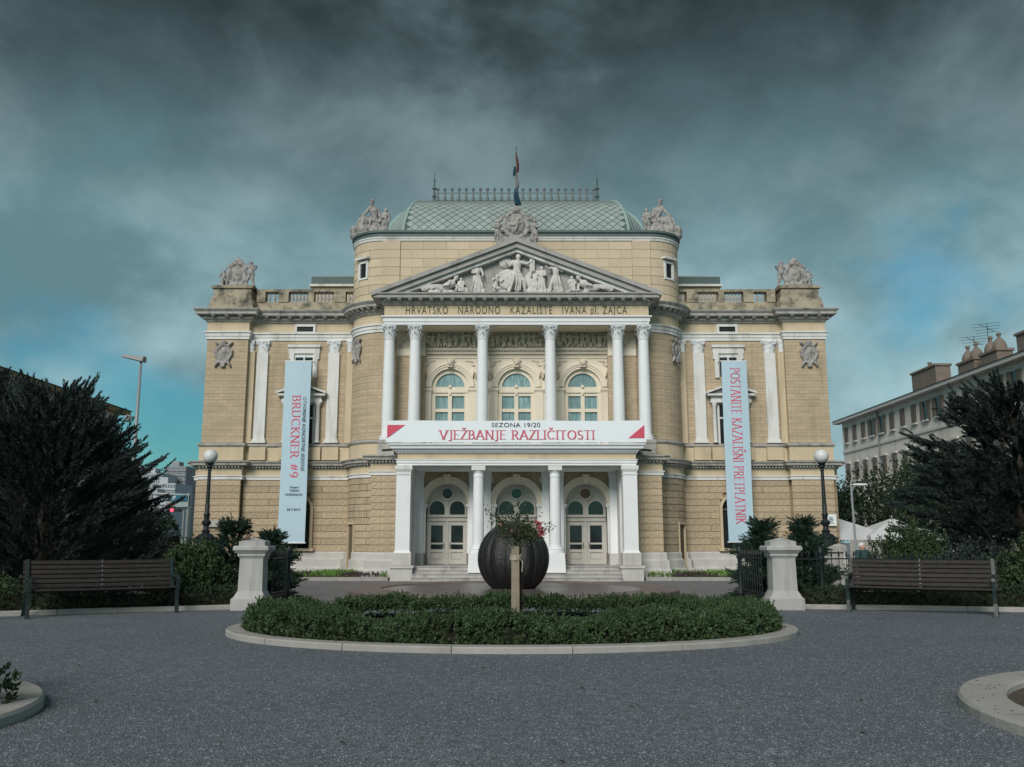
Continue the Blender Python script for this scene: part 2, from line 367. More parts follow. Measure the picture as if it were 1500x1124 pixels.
def hull(pts):
    pts = sorted(set(pts)); lo = []; up = []
    cr = lambda o, a, b: (a[0]-o[0])*(b[1]-o[1])-(a[1]-o[1])*(b[0]-o[0])
    for p in pts:
        while len(lo) > 1 and cr(lo[-2], lo[-1], p) <= 0: lo.pop()
        lo.append(p)
    for p in reversed(pts):
        while len(up) > 1 and cr(up[-2], up[-1], p) <= 0: up.pop()
        up.append(p)
    return lo[:-1]+up[:-1]
def serif_text(txt, H, M, m, parent, thick=.125, thin=.05, space=.14, center=True, width=None):
    """broad-pen roman capitals; M maps (x, y) of the line to 3D, returns a builder"""
    polys = []; x = 0.
    for ci, ch in enumerate(txt):
        base = {'Ž': 'Z', 'Š': 'S', 'Č': 'C'}.get(ch, ch); w, st = GL[base]; st = list(st)
        if base != ch: st = st+[[(w/2-.13, 1.3), (w/2, 1.14)], [(w/2, 1.14), (w/2+.13, 1.3)]]
        for pl in st:
            for e, nb in ((pl[0], pl[1]), (pl[-1], pl[-2])):
                if e[1] in (0, 1) and abs(nb[1]-e[1]) > abs(nb[0]-e[0])*1.2 and ch != '#': polys.append([(x+e[0]-.15, e[1]), (x+e[0]+.15, e[1]), 'serif', ci])
            for a, b in zip(pl, pl[1:]): polys.append([(x+a[0], a[1]), (x+b[0], b[1]), 'n', ci])
        x += w+space
    tot = x-space; k = H if width is None else width/tot; x0 = -tot/2 if center else 0; out = {}
    for i, (a, b, t, ci) in enumerate(polys):
        mb = out.setdefault(ci, MB())
        tx, ty = (thin/2, thin/2) if t == 'serif' else (thick/2, thin/2)
        hp = hull([(round(p[0]+sx*tx, 5), round(p[1]+sy*ty, 5)) for p in (a, b) for sx in (-1, 1) for sy in (-1, 1)])
        d = .004+.0004*(i % 9)
        o = [M((px+x0)*k, py*H, d) for px, py in hp]; q = [M((px+x0)*k, py*H, 0) for px, py in hp]; n = len(hp)
        mb.add(o+q, [tuple(range(n))]+[(j, (j+1) % n, (j+1) % n+n, j+n) for j in range(n)])
    for mb in out.values(): mb.build('letter', m, parent)
def sans_text(name, txt, H, m, parent, loc, rot, spacing=1., width=None, depth=.006, sx=1., split=False):
    cu = bpy.data.curves.new(name, 'FONT'); cu.body = txt; cu.size = H/.72; cu.extrude = depth/2; cu.align_x = 'CENTER'; cu.space_character = spacing
    ob = bpy.data.objects.new('t', cu); COL.objects.link(ob)
    me = bpy.data.meshes.new_from_object(ob.evaluated_get(bpy.context.evaluated_depsgraph_get())); me.name = name
    bpy.data.objects.remove(ob); bpy.data.curves.remove(cu); me.materials.clear()
    xs = [v.co.x for v in me.vertices]; w = max(xs)-min(xs); cx = (max(xs)+min(xs))/2; k = (width/w) if width else sx
    for v in me.vertices: v.co.x = (v.co.x-cx)*k
    if split:                                           # one object for each letter
        bm = bmesh.new(); bm.from_mesh(me); seen = {}; isl = []
        for v in bm.verts:
            if v in seen: continue
            st = [v]; seen[v] = 1; cur = []
            while st:
                q = st.pop(); cur.append(q)
                for e in q.link_edges:
                    o = e.other_vert(q)
                    if o not in seen: seen[o] = 1; st.append(o)
            xs = [q.co.x for q in cur]; isl.append([min(xs), max(xs), cur])
        isl.sort(key=lambda a: a[0]); grp = []
        for a in isl:
            if grp and a[0] < grp[-1][1]-.3*min(a[1]-a[0], grp[-1][1]-grp[-1][0]): grp[-1][1] = max(grp[-1][1], a[1]); grp[-1][2] += a[2]
            else: grp.append(a)
        for a in grp:
            ix = {v: i for i, v in enumerate(a[2])}; fs = {f for v in a[2] for f in v.link_faces}; mb = MB(); mb.add([v.co for v in a[2]], [[ix[v] for v in f.verts] for f in fs])
            link('letter', mb.mesh('letter'), m, parent, loc=loc, rot=rot)
        bm.free(); return None
    return link(name, me, m, parent, loc=loc, rot=rot, kind='stuff')

# ------------------------------------------------------------------ ground
def gz(Y):
    if Y <= 18.6: return 0.
    if Y >= 23: return -.45
    t = (Y-18.6)/4.4; return -.45*t*t*(3-2*t)
G2 = -.45
def sheet(name, ys, xr, m, dz, kind='structure'):
    mb = MB(); n = len(xr)
    vs = [(x, y, gz(y)+dz) for y in ys for x in xr]
    mb.add(vs, [(j*n+i, j*n+i+1, (j+1)*n+i+1, (j+1)*n+i) for j in range(len(ys)-1) for i in range(n-1)])
    o = mb.build(name, m); o['kind'] = kind; return o
YS = [-40, 0, 8, 14, 18.6]+[18.6+.44*i for i in range(1, 11)]+[30, 60, 200, 1500]
sheet('ground', YS, [-900, -40, -12, 0, 12, 40, 900], 'gravel', 0)
sheet('pavement', [y for y in YS if 18.6 <= y <= 60]+[130], [-60, -12, 0, 12, 60], 'paving', .005)
def pebbles():
    n = 150000
    Y = 3.2+nr.random(n)**2.1*14.5; X = (nr.random(n)*2-1)*Y*.64; s = .0042+.0045*nr.random(n)**2.0
    keep = (np.abs(X) < 5.6+(Y < 15.5)*20)&((X/4.2)**2+((Y-13.65)/2.85)**2 > 1.02); X, Y, s = X[keep], Y[keep], s[keep]; n = len(X)
    base = np.array([(1,0,0),(0,1,0),(-1,0,0),(0,-1,0),(0,0,.75),(0,0,-.3)], np.float32)
    a = nr.random(n)*6.28; c, q = np.cos(a), np.sin(a)
    B = np.repeat(base[None], n, 0)*(.6+.8*nr.random((n, 6, 1)))
    V = np.empty((n, 6, 3)); V[..., 0] = (B[..., 0]*c[:, None]-B[..., 1]*q[:, None])*s[:, None]*1.3+X[:, None]
    V[..., 1] = (B[..., 0]*q[:, None]+B[..., 1]*c[:, None])*s[:, None]+Y[:, None]; V[..., 2] = B[..., 2]*s[:, None]+.001
    F = np.array([(0,1,4),(1,2,4),(2,3,4),(3,0,4)])
    F = (F[None]+(np.arange(n)*6)[:, None, None]).reshape(-1, 3)
    o = link('gravel', npmesh('gravel', V.reshape(-1, 3), F), 'pebble'); o['kind'] = 'stuff'; o['label'] = 'fine grey stone chips covering the open ground'; o['category'] = 'gravel'
pebbles()

# ------------------------------------------------------------------ theatre
BX = .22
TH = thing('theatre', 'ochre and white opera house with columned portico, pediment and green domed roof', 'theatre', (BX, 46, G2), org=(0, 46, G2))
def arcp(cx, cy, r, a0, a1, n=10): return [(cx+r*math.cos(R(a0+(a1-a0)*i/n)), cy+r*math.sin(R(a0+(a1-a0)*i/n))) for i in range(n+1)]
WL = [(-16.25, 76), (-16.25, 45.6), (-14.1, 45.6), (-14.1, 46), (-8.6, 46)]
AL = arcp(-6.6, 46, 2., 180, 270)
PL = WL+AL[1:]+[(-6.05, 44)]
mir = lambda P: [(-x, y) for x, y in reversed(P)]
PLo = [(-16.6, 76), (-16.6, 46.2), (-16.25, 46.2), (-16.25, 45.6), (-14.1, 45.6), (-14.1, 46), (-8.6, 46)]+AL[1:]+[(-6.4, 44)]
PIER = [(-6.95, 44.3), (-6.95, 42.6), (-5.0, 42.6)]
both = lambda P: (P, mir(P))
def sw(name, paths, prof, m, parent=TH, smooth=False, **k):
    return [MB().sweep(p, prof).build(name, m, parent, **k) for p in paths]
band = lambda o, z0, z1, i=-.15: [(i, z0), (o, z0), (o, z1), (i, z1)]
# walls behind the facing stones
sw('wall', both(PLo), band(-.12, G2-.3, 5.2, -.5), 'joint'); sw('wall', both(PL), band(-.12, 5.2, 13.2, -.5), 'joint')
MB().box(-6.3, 6.3, 44.95, 45.3, 4.0, 13.3).build('wall', 'cream', TH)
MB().box(-15.9, 15.9, 49.5, 76, G2, 13.3).build('wall', 'ochre_plain', TH)
# plinth
pl = [(-.2, G2-.2), (.42, G2-.2), (.42, -.02), (.30, .06), (.30, .42), (.16, .5), (.16, .74), (.10, .82), (-.2, .82)]
PLA = PLo[:-len(AL)]+arcp(-6.6, 46, 2., 180, 180+90*.25, 3); PLB = arcp(-6.6, 46, 2., 180+90*.49, 270, 7)+[(-6.4, 44)]
for q in (PLA, PLB): sw('plinth', both(q), pl, 'plinth')
sw('plinth', both(PIER), [(o*.7, z) for o, z in pl], 'plinth')
# rusticated blocks of the ground floor
BM = {}
def block_mesh(L, H, D, ch):
    k = (round(L, 3), round(H, 3), D)
    if k not in BM:
        mb = MB(); g = .005; a = L/2-g*.5; h = H-g
        mb.add([(-a, 0, g), (a, 0, g), (a, 0, h), (-a, 0, h), (-a, -D+ch, g), (a, -D+ch, g), (a, -D+ch, h), (-a, -D+ch, h),
                (-a+ch, -D, g+ch), (a-ch, -D, g+ch), (a-ch, -D, h-ch), (-a+ch, -D, h-ch)],
               [(0,1,2,3),(0,1,5,4),(1,2,6,5),(2,3,7,6),(3,0,4,7),(4,5,9,8),(5,6,10,9),(6,7,11,10),(7,4,8,11),(8,9,10,11)])
        BM[k] = mb.mesh('block')
    return BM[k]
def blocks(path_seg, z0, z1, rows, target, D, ch, m, name, skip=None, push=-.12):
    (x0, y0), (x1, y1) = path_seg; L = math.hypot(x1-x0, y1-y0); d = ((x1-x0)/L, (y1-y0)/L); ang = math.atan2(d[1], d[0]); nrm = (d[1], -d[0])
    n = max(1, round(L/target)); H = (z1-z0)/rows
    for r in range(rows):
        cuts = [i*L/n for i in range(n+1)]
        if r % 2 and n > 1: cuts = [0]+[c+L/n*.5 for c in cuts[:-1]]+[L]
        for a, b in zip(cuts, cuts[1:]):
            segs = [(a, b)]; z = z0+r*H
            if skip:
                for (s0, s1, k0, k1) in skip:
                    if z+H*.5 > k0 and z+H*.5 < k1:
                        ns = []
                        for (p, q) in segs:
                            if q <= s0 or p >= s1: ns.append((p, q)); continue
                            if p < s0: ns.append((p, s0))
                            if q > s1: ns.append((s1, q))
                        segs = ns
            for p, q in segs:
                if q-p < .06: continue
                c = (p+q)/2
                link(name, block_mesh(q-p, H, D, ch), m, TH, loc=(x0+d[0]*c+nrm[0]*push, y0+d[1]*c+nrm[1]*push, z), rot=(0, 0, ang))
def arc_blocks(cx, cy, r, a0, a1, z0, z1, rows, n, D, ch, m, name, skip=None, push=-.12):
    H = (z1-z0)/rows
    for q in range(rows):
        cuts = [i/n for i in range(n+1)]
        if q % 2: cuts = [0]+[c+.5/n for c in cuts[:-1]]+[1]
        z = z0+q*H
        for a, b in zip(cuts, cuts[1:]):
            segs = [(a, b)]
            if skip and skip[2] < z+H/2 < skip[3]:
                ns = []
                for p, w in segs:
                    if w <= skip[0] or p >= skip[1]: ns.append((p, w)); continue
                    if p < skip[0]: ns.append((p, skip[0]))
                    if w > skip[1]: ns.append((skip[1], w))
                segs = ns
            for p, w in segs:
                if w-p < .02: continue
                e = .003; pa = arcp(cx, cy, r, a0+(a1-a0)*(p+e), a0+(a1-a0)*(w-e), 4); g = .008; t = push+D
                MB().sweep(pa, [(push, z+g), (t-ch, z+g), (t, z+g+ch), (t, z+H-g-ch), (t-ch, z+H-g), (push, z+H-g)]).build(name, m, TH)
for s in (-1, 1):
    for (a, b), sk in ((((-16.25, 45.6), (-14.1, 45.6)), None), (((-14.1, 46), (-8.6, 46)), [(2.18, 3.62, .9, 3.35), (2.35, 3.45, 3.3, 3.7)])):
        seg = (a, b) if s < 0 else ((-b[0], b[1]), (-a[0], a[1]))
        if sk and s > 0: sk = [(5.5-q, 5.5-p, c, d) for p, q, c, d in sk]
        blocks(seg, .82, 4.44, 11, 2.3, .15, .022, 'ochre_rustic', 'rusticated_block', sk)
    seg = ((-6.95, 42.6), (-5.55, 42.6)) if s < 0 else ((5.55, 42.6), (6.95, 42.6))
    blocks(seg, .82, 4.44, 11, 1.4, .04, .02, 'ochre_rustic', 'rusticated_block', push=0)
    if s < 0: arc_blocks(-6.6, 46, 2., 180, 270, .82, 4.44, 11, 2, .15, .022, 'ochre_rustic', 'rusticated_block', (.24, .50, -1, 2.2))
    else: arc_blocks(6.6, 46, 2., 270, 360, .82, 4.44, 11, 2, .15, .022, 'ochre_rustic', 'rusticated_block', (.50, .76, -1, 2.2))
    blocks(((-16.6, 46.2), (-16.25, 46.2)) if s < 0 else ((16.25, 46.2), (16.6, 46.2)), .82, 4.44, 11, .35, .15, .03, 'ochre_rustic', 'rusticated_block')
    # narrow side door in the curved bay
    A = (180+90*.37) if s < 0 else (360-90*.37); ca, sa = math.cos(R(A)), math.sin(R(A)); px, py = s*6.6+1.99*ca, 46+1.99*sa
    dd = MB(); dd.box(-.36, .36, .05, .09, -.45, 2.16); [dd.box(q-.10, q+.10, .035, .05, z0, z1) for q in (-.17, .17) for z0, z1 in ((.2, .9), (1.05, 1.95))]; d = link('side_door', dd.mesh('side_door'), 'wood_door', TH, loc=(px, py, 0), rot=(0, 0, R(A)+math.pi/2))
    f = MB(); [f.box(x-.03, x+.03, -.05, .12, -.45, 2.16) for x in (-.36, .36)]; f.box(-.42, .42, -.07, .12, 2.16, 2.26)
    link('frame', f.mesh('frame'), 'ochre_plain', TH, loc=(px, py, 0), rot=(0, 0, R(A)+math.pi/2))
MB().sweep(PIER, band(0, .8, 5.0, -.3)).build('wall', 'joint', TH); MB().sweep(mir(PIER), band(0, .8, 5.0, -.3)).build('wall', 'joint', TH)
# bands over the ground floor: white band, frieze, dentil cornice, dado, sill course
for P, o0 in ((PLo, 0), (PIER, .0)):
    for p in both(P):
        e = .004 if P is PIER else 0
        MB().sweep(p, [(-.15, 4.44), (.08, 4.44), (.08, 4.58), (.13, 4.60), (.13, 4.65), (-.15, 4.65)]).build('string_course', 'white_trim', TH)
        MB().sweep(p, band(.04, 4.65, 5.02)).build('frieze', 'ochre_plain', TH)
        MB().sweep(p, [(-.15, 5.02), (.10, 5.02), (.12, 5.14), (.32, 5.16), (.34, 5.26), (.42, 5.32), (.42, 5.36), (0, 5.43+e), (-.15, 5.43+e)]).build('cornice', 'weathered', TH)
def along(path, step, off, start=None):
    res = []
    for a, b in zip(path, path[1:]):
        L = math.hypot(b[0]-a[0], b[1]-a[1]); d = ((b[0]-a[0])/L, (b[1]-a[1])/L); n = (d[1], -d[0]); k = max(1, round(L/step))
        for i in range(k):
            t = (i+.5)*L/k; res.append((a[0]+d[0]*t+n[0]*off, a[1]+d[1]*t+n[1]*off, math.atan2(d[1], d[0])))
    return res
mb = MB()
for P in (PLo[1:], PIER[1:]):
    for p in both(P):
        for x, y, a in along(p, .16, .17):
            c, q = math.cos(a)*.04, math.sin(a)*.04; c2, q2 = -math.sin(a)*.07, math.cos(a)*.07
            b8 = [(x+i*c+j*c2, y+i*q+j*q2, z) for z in (5.05, 5.145) for i, j in ((-1,-1),(1,-1),(1,1),(-1,1))]
            mb.add(b8, [(3,2,1,0),(4,5,6,7),(0,1,5,4),(1,2,6,5),(2,3,7,6),(3,0,4,7)])
mb.build('dentils', 'weathered', TH, kind='stuff')
sw('dado', both(PL), band(.06, 5.43, 6.12), 'ochre_plain')
sw('sill_course', both(PL), [(-.15, 6.12), (.09, 6.12), (.16, 6.2), (.16, 6.28), (0, 6.33), (-.15, 6.33)], 'weathered')
# coursed walls of the main floor
CZ = [6.33+i*(11.8-6.33)/17 for i in range(18)]
OPEN = [(2.08, 3.62, 6.2, 8.55), (2.35, 3.45, 9.85, 11.3)]
cp = lambda z0, z1: [(-.13, z0), (-.012, z0), (0, z0+.012), (0, z1-.012), (-.012, z1), (-.13, z1)]
for z0, z1 in zip(CZ, CZ[1:]):
    zm = (z0+z1)/2; cut = [(a, b) for a, b, c, d in OPEN if c < zm < d]
    pieces = []
    if cut:
        a, b = cut[0]; pieces = [[(-16.25, 60)]+[(-16.25, 45.6), (-14.1, 45.6), (-14.1, 46), (-14.1+a, 46)], [(-14.1+b, 46), (-8.6, 46)]+AL[1:]+[(-6.05, 44)]]
    else: pieces = [[(-16.25, 60)]+PL[1:]]
    for p in pieces:
        for q in both(p): MB().sweep(q, cp(z0, z1)).build('wall_course', 'ochre', TH)
for s in (-1, 1):                                       # plain returns beside the recessed wall
    for u0, u1 in ((-14.1, -13.78), (-8.92, -8.6)):
        a, b = sorted((s*u0, s*u1)); MB().box(a, b, 45.85, 46.0, 6.33, 11.25).build('pier_strip', 'ochre_plain', TH)
# architrave, frieze, main cornice
sw('architrave', both(PL), [(-.15, 11.8), (.06, 11.8), (.06, 11.95), (.10, 11.96), (.10, 12.1), (.17, 12.14), (.17, 12.22), (-.15, 12.22)], 'white_trim')
sw('frieze', both(PL), band(.03, 12.22, 12.74), 'ochre_plain')
CORN = [(-.2, 12.74), (.10, 12.74), (.16, 12.84), (.26, 12.87), (.24, 13.04), (.52, 13.06), (.52, 13.18), (.55, 13.2), (.64, 13.30), (.64, 13.34), (0, 13.46), (-.2, 13.46)]
sw('cornice', both(PL), CORN, 'weathered')
PORT = [(-6.55, 44.4), (-6.55, 42.65), (6.55, 42.65), (6.55, 44.4)]
mdl = MB(); mdl.add([(x, y, z) for x in (-.10, .10) for y, z in ((.28, 0), (-.22, 0), (-.22, -.06), (-.12, -.13), (.10, -.15), (.28, -.2))],
    [(0,1,2,3,4,5), (11,10,9,8,7,6)]+[(i, i+6, (i+1) % 6+6, (i+1) % 6) for i in range(6)])
MDL = mdl.mesh('modillion')
for P in both(PL[1:]):
    for x, y, a in along(P, .62, .30): link('modillion', MDL, 'weathered', TH, loc=(x, y, 13.06), rot=(0, 0, a), scale=(.9, .8, 1))
# portico entablature and pediment
PE = .015
MB().sweep(PORT, [(-.6, 11.86), (.0, 11.86), (.0, 12.0), (.04, 12.01), (.04, 12.18), (.13, 12.24), (.13, 12.30), (-.6, 12.30)]).build('architrave', 'white', TH)
MB().sweep(PORT, band(-.01, 12.30, 12.86, -.6)).build('frieze', 'ochre_plain', TH)
MB().sweep(PORT, [(-.6, 12.86), (.08, 12.86), (.14, 12.95), (.2, 12.98), (.2, 13.10), (.48, 13.12), (.48, 13.24), (.56, 13.30), (.56, 13.36), (-.6, 13.40)]).build('cornice', 'pediment', TH)
for x, y, a in along(PORT[1:3], .53, .30): link('modillion', MDL, 'pediment', TH, loc=(x, y, 13.12), rot=(0, 0, a), scale=(.9, .7, .95))
sans_text('lettering', 'HRVATSKO   NARODNO   KAZALIŠTE   IVANA pl. ZAJCA', .40, 'letters', TH, (0, 42.648, 12.41), (math.pi/2, 0, 0), 1.25, 10.95, .02, split=True)
AP = 16.13; EX = 7.12                                   # raking cornice
for s in (-1, 1):
    sl_ = (AP-13.36)/EX
    for nm, y0, y1, t0, t1, m in (('raking_cornice', 42.08, 44.6, -.16, .06, 'pediment'), ('raking_cornice', 42.22, 44.5, -.42, -.16, 'pediment'), ('raking_cornice', 42.38, 44.5, -.60, -.42, 'white_trim')):
        x0 = EX+(.02 if t1 > 0 else -.35-(t0+.42)*-1.2)
        MB().prism([(0, AP+t0), (s*x0, AP-x0*sl_+t0), (s*x0, AP-x0*sl_+t1), (0, AP+t1)], y0, y1).build(nm, m, TH)
MB().prism([(-6.6, 13.38), (6.6, 13.38), (0, 15.75)], 42.75, 42.95).build('tympanum', 'pediment', TH)
MB().prism([(-6.9, 13.36), (6.9, 13.36), (0, 15.9)], 42.95, 44.5).build('gable_wall', 'lead', TH)

# Corinthian columns
def capital():
    m = MB(); m.lathe([(.245, 0), (.27, .02), (.27, .05), (.25, .07), (.25, .35), (.30, .5), (.36, .58)], 20)
    for row, (z, h, r, n0) in enumerate(((.06, .26, .25, 8), (.22, .30, .255, 8))):
        for i in range(n0):
            a = 2*math.pi*(i+.5*row)/n0; c, q = math.cos(a), math.sin(a); P = [(r, z, .085), (r+.04, z+h*.6, .09), (r+.09, z+h*.95, .07), (r+.14, z+h*.9, .03), (r+.13, z+h*.78, .02)]
            vs = []
            for rr, hz, w in P:
                for sg in (-1, 1): vs.append((c*rr-q*w*sg, q*rr+c*w*sg, hz))
                vs.append((c*(rr+.03), q*(rr+.03), hz))
            m.add(vs, [f for k in range(4) for f in ((3*k, 3*k+2, 3*k+5, 3*k+3), (3*k+2, 3*k+1, 3*k+4, 3*k+5))])
    for i in range(4):
        a = math.pi/4+i*math.pi/2; c, q = math.cos(a), math.sin(a)
        m.tube([(c*.28, q*.28, .42), (c*.36, q*.36, .52), (c*.43, q*.43, .56), (c*.46, q*.46, .50), (c*.42, q*.42, .46)], [.03, .045, .05, .05, .03], 6)
        m.ell((math.cos(a+math.pi/4)*.36, math.sin(a+math.pi/4)*.36, .58), (.06, .06, .06), 8, 6)
    m.box(-.36, .36, -.36, .36, .585, .66); return m.mesh('capital', smooth=.7)
CAP = capital()
CBASE = MB().lathe([(.40, 0), (.40, .07), (.385, .09), (.41, .12), (.385, .16), (.34, .18), (.33, .21), (.355, .24), (.33, .27), (.30, .29)], 24).mesh('base', smooth=.6)
def column_shaft(z0, z1, r0, r1):
    H = z1-z0; return MB().lathe([(r0*1.05, 0), (r0, .05)]+[(r0+(r1-r0)*(t**1.6), .05+(H-.1)*t) for t in (.15, .3, .45, .6, .75, .9, 1)]+[(r1*1.08, H-.03), (r1*1.08, H)], 26).mesh('column', smooth=.6)
SHAFT = column_shaft(6.45, 11.2, .295, .25)
for u in (-6.3, -5.02, -1.68, 1.68, 5.02, 6.3):
    c = link('column', SHAFT, 'white', TH, loc=(u, 43.05, 6.45))
    link('capital', CAP, 'white', c, loc=(u, 43.05, 11.2)); link('base', CBASE, 'white', c, loc=(u, 43.05, 6.17))
    k = MB().box(u-.44, u+.44, 42.6, 43.5, 6.0, 6.16); k.box(u-.40, u+.40, 42.64, 43.46, 5.3, 6.0); k.box(u-.46, u+.46, 42.58, 43.5, 5.2, 5.32); k.build('pedestal', 'weathered' if abs(u) > 6 else 'white_trim', TH)
MB().box(-6.5, 6.5, 42.62, 45, 5.0, 5.25).build('balcony_floor', 'weathered', TH)
# pilasters of the wings
PCAP = CAP
for s in (-1, 1):
    for u in (-13.38, -9.62):
        x = s*u; p = MB().box(x-.29, x+.29, 45.86, 46.0, 6.55, 11.12); o = p.build('pilaster', 'white_trim', TH)
        link('capital', CAP, 'weathered', o, loc=(x, 46.0, 11.12), scale=(1.0, .55, 1.03))
        MB().box(x-.38, x+.38, 45.78, 46.0, 6.34, 6.45).box(x-.34, x+.34, 45.82, 46.0, 6.45, 6.55).build('base', 'white_trim', o)
        MB().box(x-.42, x+.42, 45.74, 45.96, 5.45, 6.11).build('dado_pedestal', 'ochre_plain', TH)
    for u in (-14.0, -8.78):                            # narrow corner strips with their own capitals
        link('capital', CAP, 'weathered', TH, loc=(s*u, 45.93, 11.16), scale=(.5, .4, .95))
    # upper window with crossetted frame
    x = s*11.2
    f = MB(); f.box(x-.72, x-.52, 45.88, 46.1, 9.8, 11.3); f.box(x+.52, x+.72, 45.88, 46.1, 9.8, 11.3); f.box(x-.82, x+.82, 45.885, 46.1, 11.1, 11.38); f.box(x-.86, x+.86, 45.8, 46.05, 11.42, 11.56); f.box(x-.74, x+.74, 45.87, 46.1, 11.38, 11.42)
    f.box(x-.80, x-.7, 45.89, 46.1, 10.8, 11.1); f.box(x+.7, x+.80, 45.89, 46.1, 10.8, 11.1)
    w = f.build('window', 'white_trim', TH)
    for a, b in ((x-.52, x-.04), (x+.04, x+.52)):
        MB().box(a, b, 46.02, 46.04, 9.86, 10.9).build('pane', 'glass_dark', w)
    g = MB(); g.box(x-.04, x+.04, 45.96, 46.06, 9.86, 11.1); g.box(x-.52, x+.52, 45.97, 46.05, 10.9, 11.1); [g.box(x+q-.035, x+q+.035, 45.97, 46.05, 9.86, 10.9) for q in (-.49, .49)]; g.build('sash', 'white_trim', w)
    # aedicule window
    f = MB()
    for q in (-.86, .86): f.lathe([(.15, 0), (.15, .06), (.115, .1), (.10, 1.9), (.13, 1.95), (.15, 2.05), (.15, 2.1)], 14, (x+q, 45.83, 6.36))
    f.box(x-1.06, x+1.06, 45.72, 46, 8.46, 8.62); f.box(x-1.02, x+1.02, 45.76, 46, 8.62, 8.8); f.box(x-1.24, x+1.24, 45.55, 46, 8.8, 8.9)
    for q in (-1, 1): f.prism([(x, 9.38), (x+q*1.3, 8.9), (x+q*1.3, 9.0), (x, 9.5)], 45.5, 46)
    f.prism([(x-1.1, 8.9), (x+1.1, 8.9), (x, 9.32)], 45.82, 46)
    w = f.build('window', 'white_trim', TH, smooth=.6)
    MB().box(x-.62, x+.62, 46.03, 46.05, 6.33, 8.45).build('pane', 'glass_dark', w)
    g = MB(); g.box(x-.045, x+.045, 45.95, 46.06, 6.33, 8.45); g.box(x-.62, x+.62, 45.96, 46.06, 7.62, 7.72); [g.box(x+q-.06, x+q+.06, 45.94, 46.06, 6.33, 8.45) for q in (-.64, .64)]; g.box(x-.7, x+.7, 45.93, 46.06, 8.38, 8.46); g.build('sash', 'white_trim', w)
    MB().box(x-1.08, x+1.08, 45.72, 45.96, 5.45, 6.11).build('dado_pedestal', 'ochre_plain', TH)
    # small frieze window
    f = MB(); f.box(x-.55, x+.55, 45.86, 46.1, 12.55, 12.68); f.box(x-.55, x+.55, 45.86, 46.1, 12.2, 12.27); f.box(x-.55, x-.43, 45.87, 46.1, 12.27, 12.55); f.box(x+.43, x+.55, 45.87, 46.1, 12.27, 12.55)
    w = f.build('window', 'white_trim', TH); MB().box(x-.43, x+.43, 45.93, 45.95, 12.27, 12.55).build('pane', 'dark', w)
    # arched ground-floor window behind the banner
    f = MB(); f.ring(x, 2.95, .66, .80, 45.8, 46.1); f.box(x-.8, x-.66, 45.8, 46.1, .98, 2.95); f.box(x+.66, x+.8, 45.8, 46.1, .98, 2.95); f.box(x-.9, x+.9, 45.68, 46.1, .84, .98)
    w = f.build('window', 'ochre_plain', TH)
    g = MB(); g.box(x-.66, x+.66, 46.06, 46.08, .98, 2.95); g.disc(x, 2.95, .66, 46.06, 46.08, 0, math.pi); g.build('pane', 'glass_dark', w)
    g = MB(); g.box(x-.04, x+.04, 46.0, 46.07, .98, 3.6); g.box(x-.66, x+.66, 46.0, 46.07, 2.9, 2.98); g.build('sash', 'wood_door', w)
    # oval cartouches on the pavilion and the curved bay
    c = MB(); c.ell((0, 0, 0), (.33, .07, .46)); [c.cap((math.cos(t)*.37, -.03, math.sin(t)*.5), .075, (math.cos(t+.5)*.37, -.03, math.sin(t+.5)*.5), .075, 8, 2) for t in [k*.5 for k in range(13)]]
    for q in (-1, 1):
        c.cap((q*.3, -.05, .5), .09, (q*.44, -.04, .62), .06, 8, 2); c.cap((q*.3, -.05, -.5), .09, (q*.40, -.04, -.66), .06, 8, 2); c.cap((q*.42, -.05, -.1), .06, (q*.46, -.05, .2), .05, 8, 2)
    c.ell((0, -.06, .6), (.17, .1, .13)); c.ell((0, -.05, -.62), (.15, .09, .12)); c.ell((0, -.07, .03), (.13, .05, .24))
    if s < 0: CART = sculpt('cartouche', c, .028, smooth_it=1)
    link('cartouche', CART, 'statue', TH, loc=(s*15.35, 45.56, 11.0))
    A = R(180+38) if s < 0 else R(360-38)
    link('cartouche', CART, 'statue', TH, loc=(s*6.6+2.04*math.cos(A), 46+2.04*math.sin(A), 11.0), rot=(0, 0, A+math.pi/2), scale=(.92, 1, .92))
    # parapet, balustrade, statue pedestal
    MB().sweep([(-16.15, 60), (-16.15, 45.75), (-13.9, 45.75)] if s < 0 else mir([(-16.15, 60), (-16.15, 45.75), (-13.9, 45.75)]), band(0, 13.40, 13.9, -.6)).build('parapet', 'grime', TH)
    a, b = sorted((s*13.9, s*8.75))
    MB().box(a, b, 46.1, 46.5, 13.40, 13.95).build('parapet', 'grime', TH)
    MB().box(a, b, 46.06, 46.54, 14.52, 14.66).build('handrail', 'grime', TH)
    for q0, q1 in ((13.9, 13.45), (12.75, 12.2), (9.75, 9.15)):
        a, b = sorted((s*q0, s*q1)); MB().box(a, b, 46.05, 46.52, 13.95, 14.52).build('balustrade_post', 'grime', TH)
    a, b = sorted((s*11.15, s*10.85)); MB().box(a, b, 46.08, 46.5, 13.95, 14.52).build('balustrade_post', 'grime', TH)
    BAL = MB().lathe([(.09, 0), (.09, .06), (.05, .09), (.085, .2), (.095, .27), (.06, .40), (.045, .46), (.085, .5), (.085, .57)], 10).mesh('baluster', smooth=.6) if s < 0 else BAL
    for q in [13.28, 13.0]+[12.03-.19*i for i in range(5)]+[10.7-.2*i for i in range(5)]+[8.98, 8.8]:
        link('baluster', BAL, 'weathered', TH, loc=(s*q, 46.28, 13.95))
    p = MB(); x = s*15.12
    p.frus(x, 46.75, 13.44, 14.1, 1.2, 1.2, 1.08, 1.1); o = p.build('statue_pedestal', 'grime', TH)
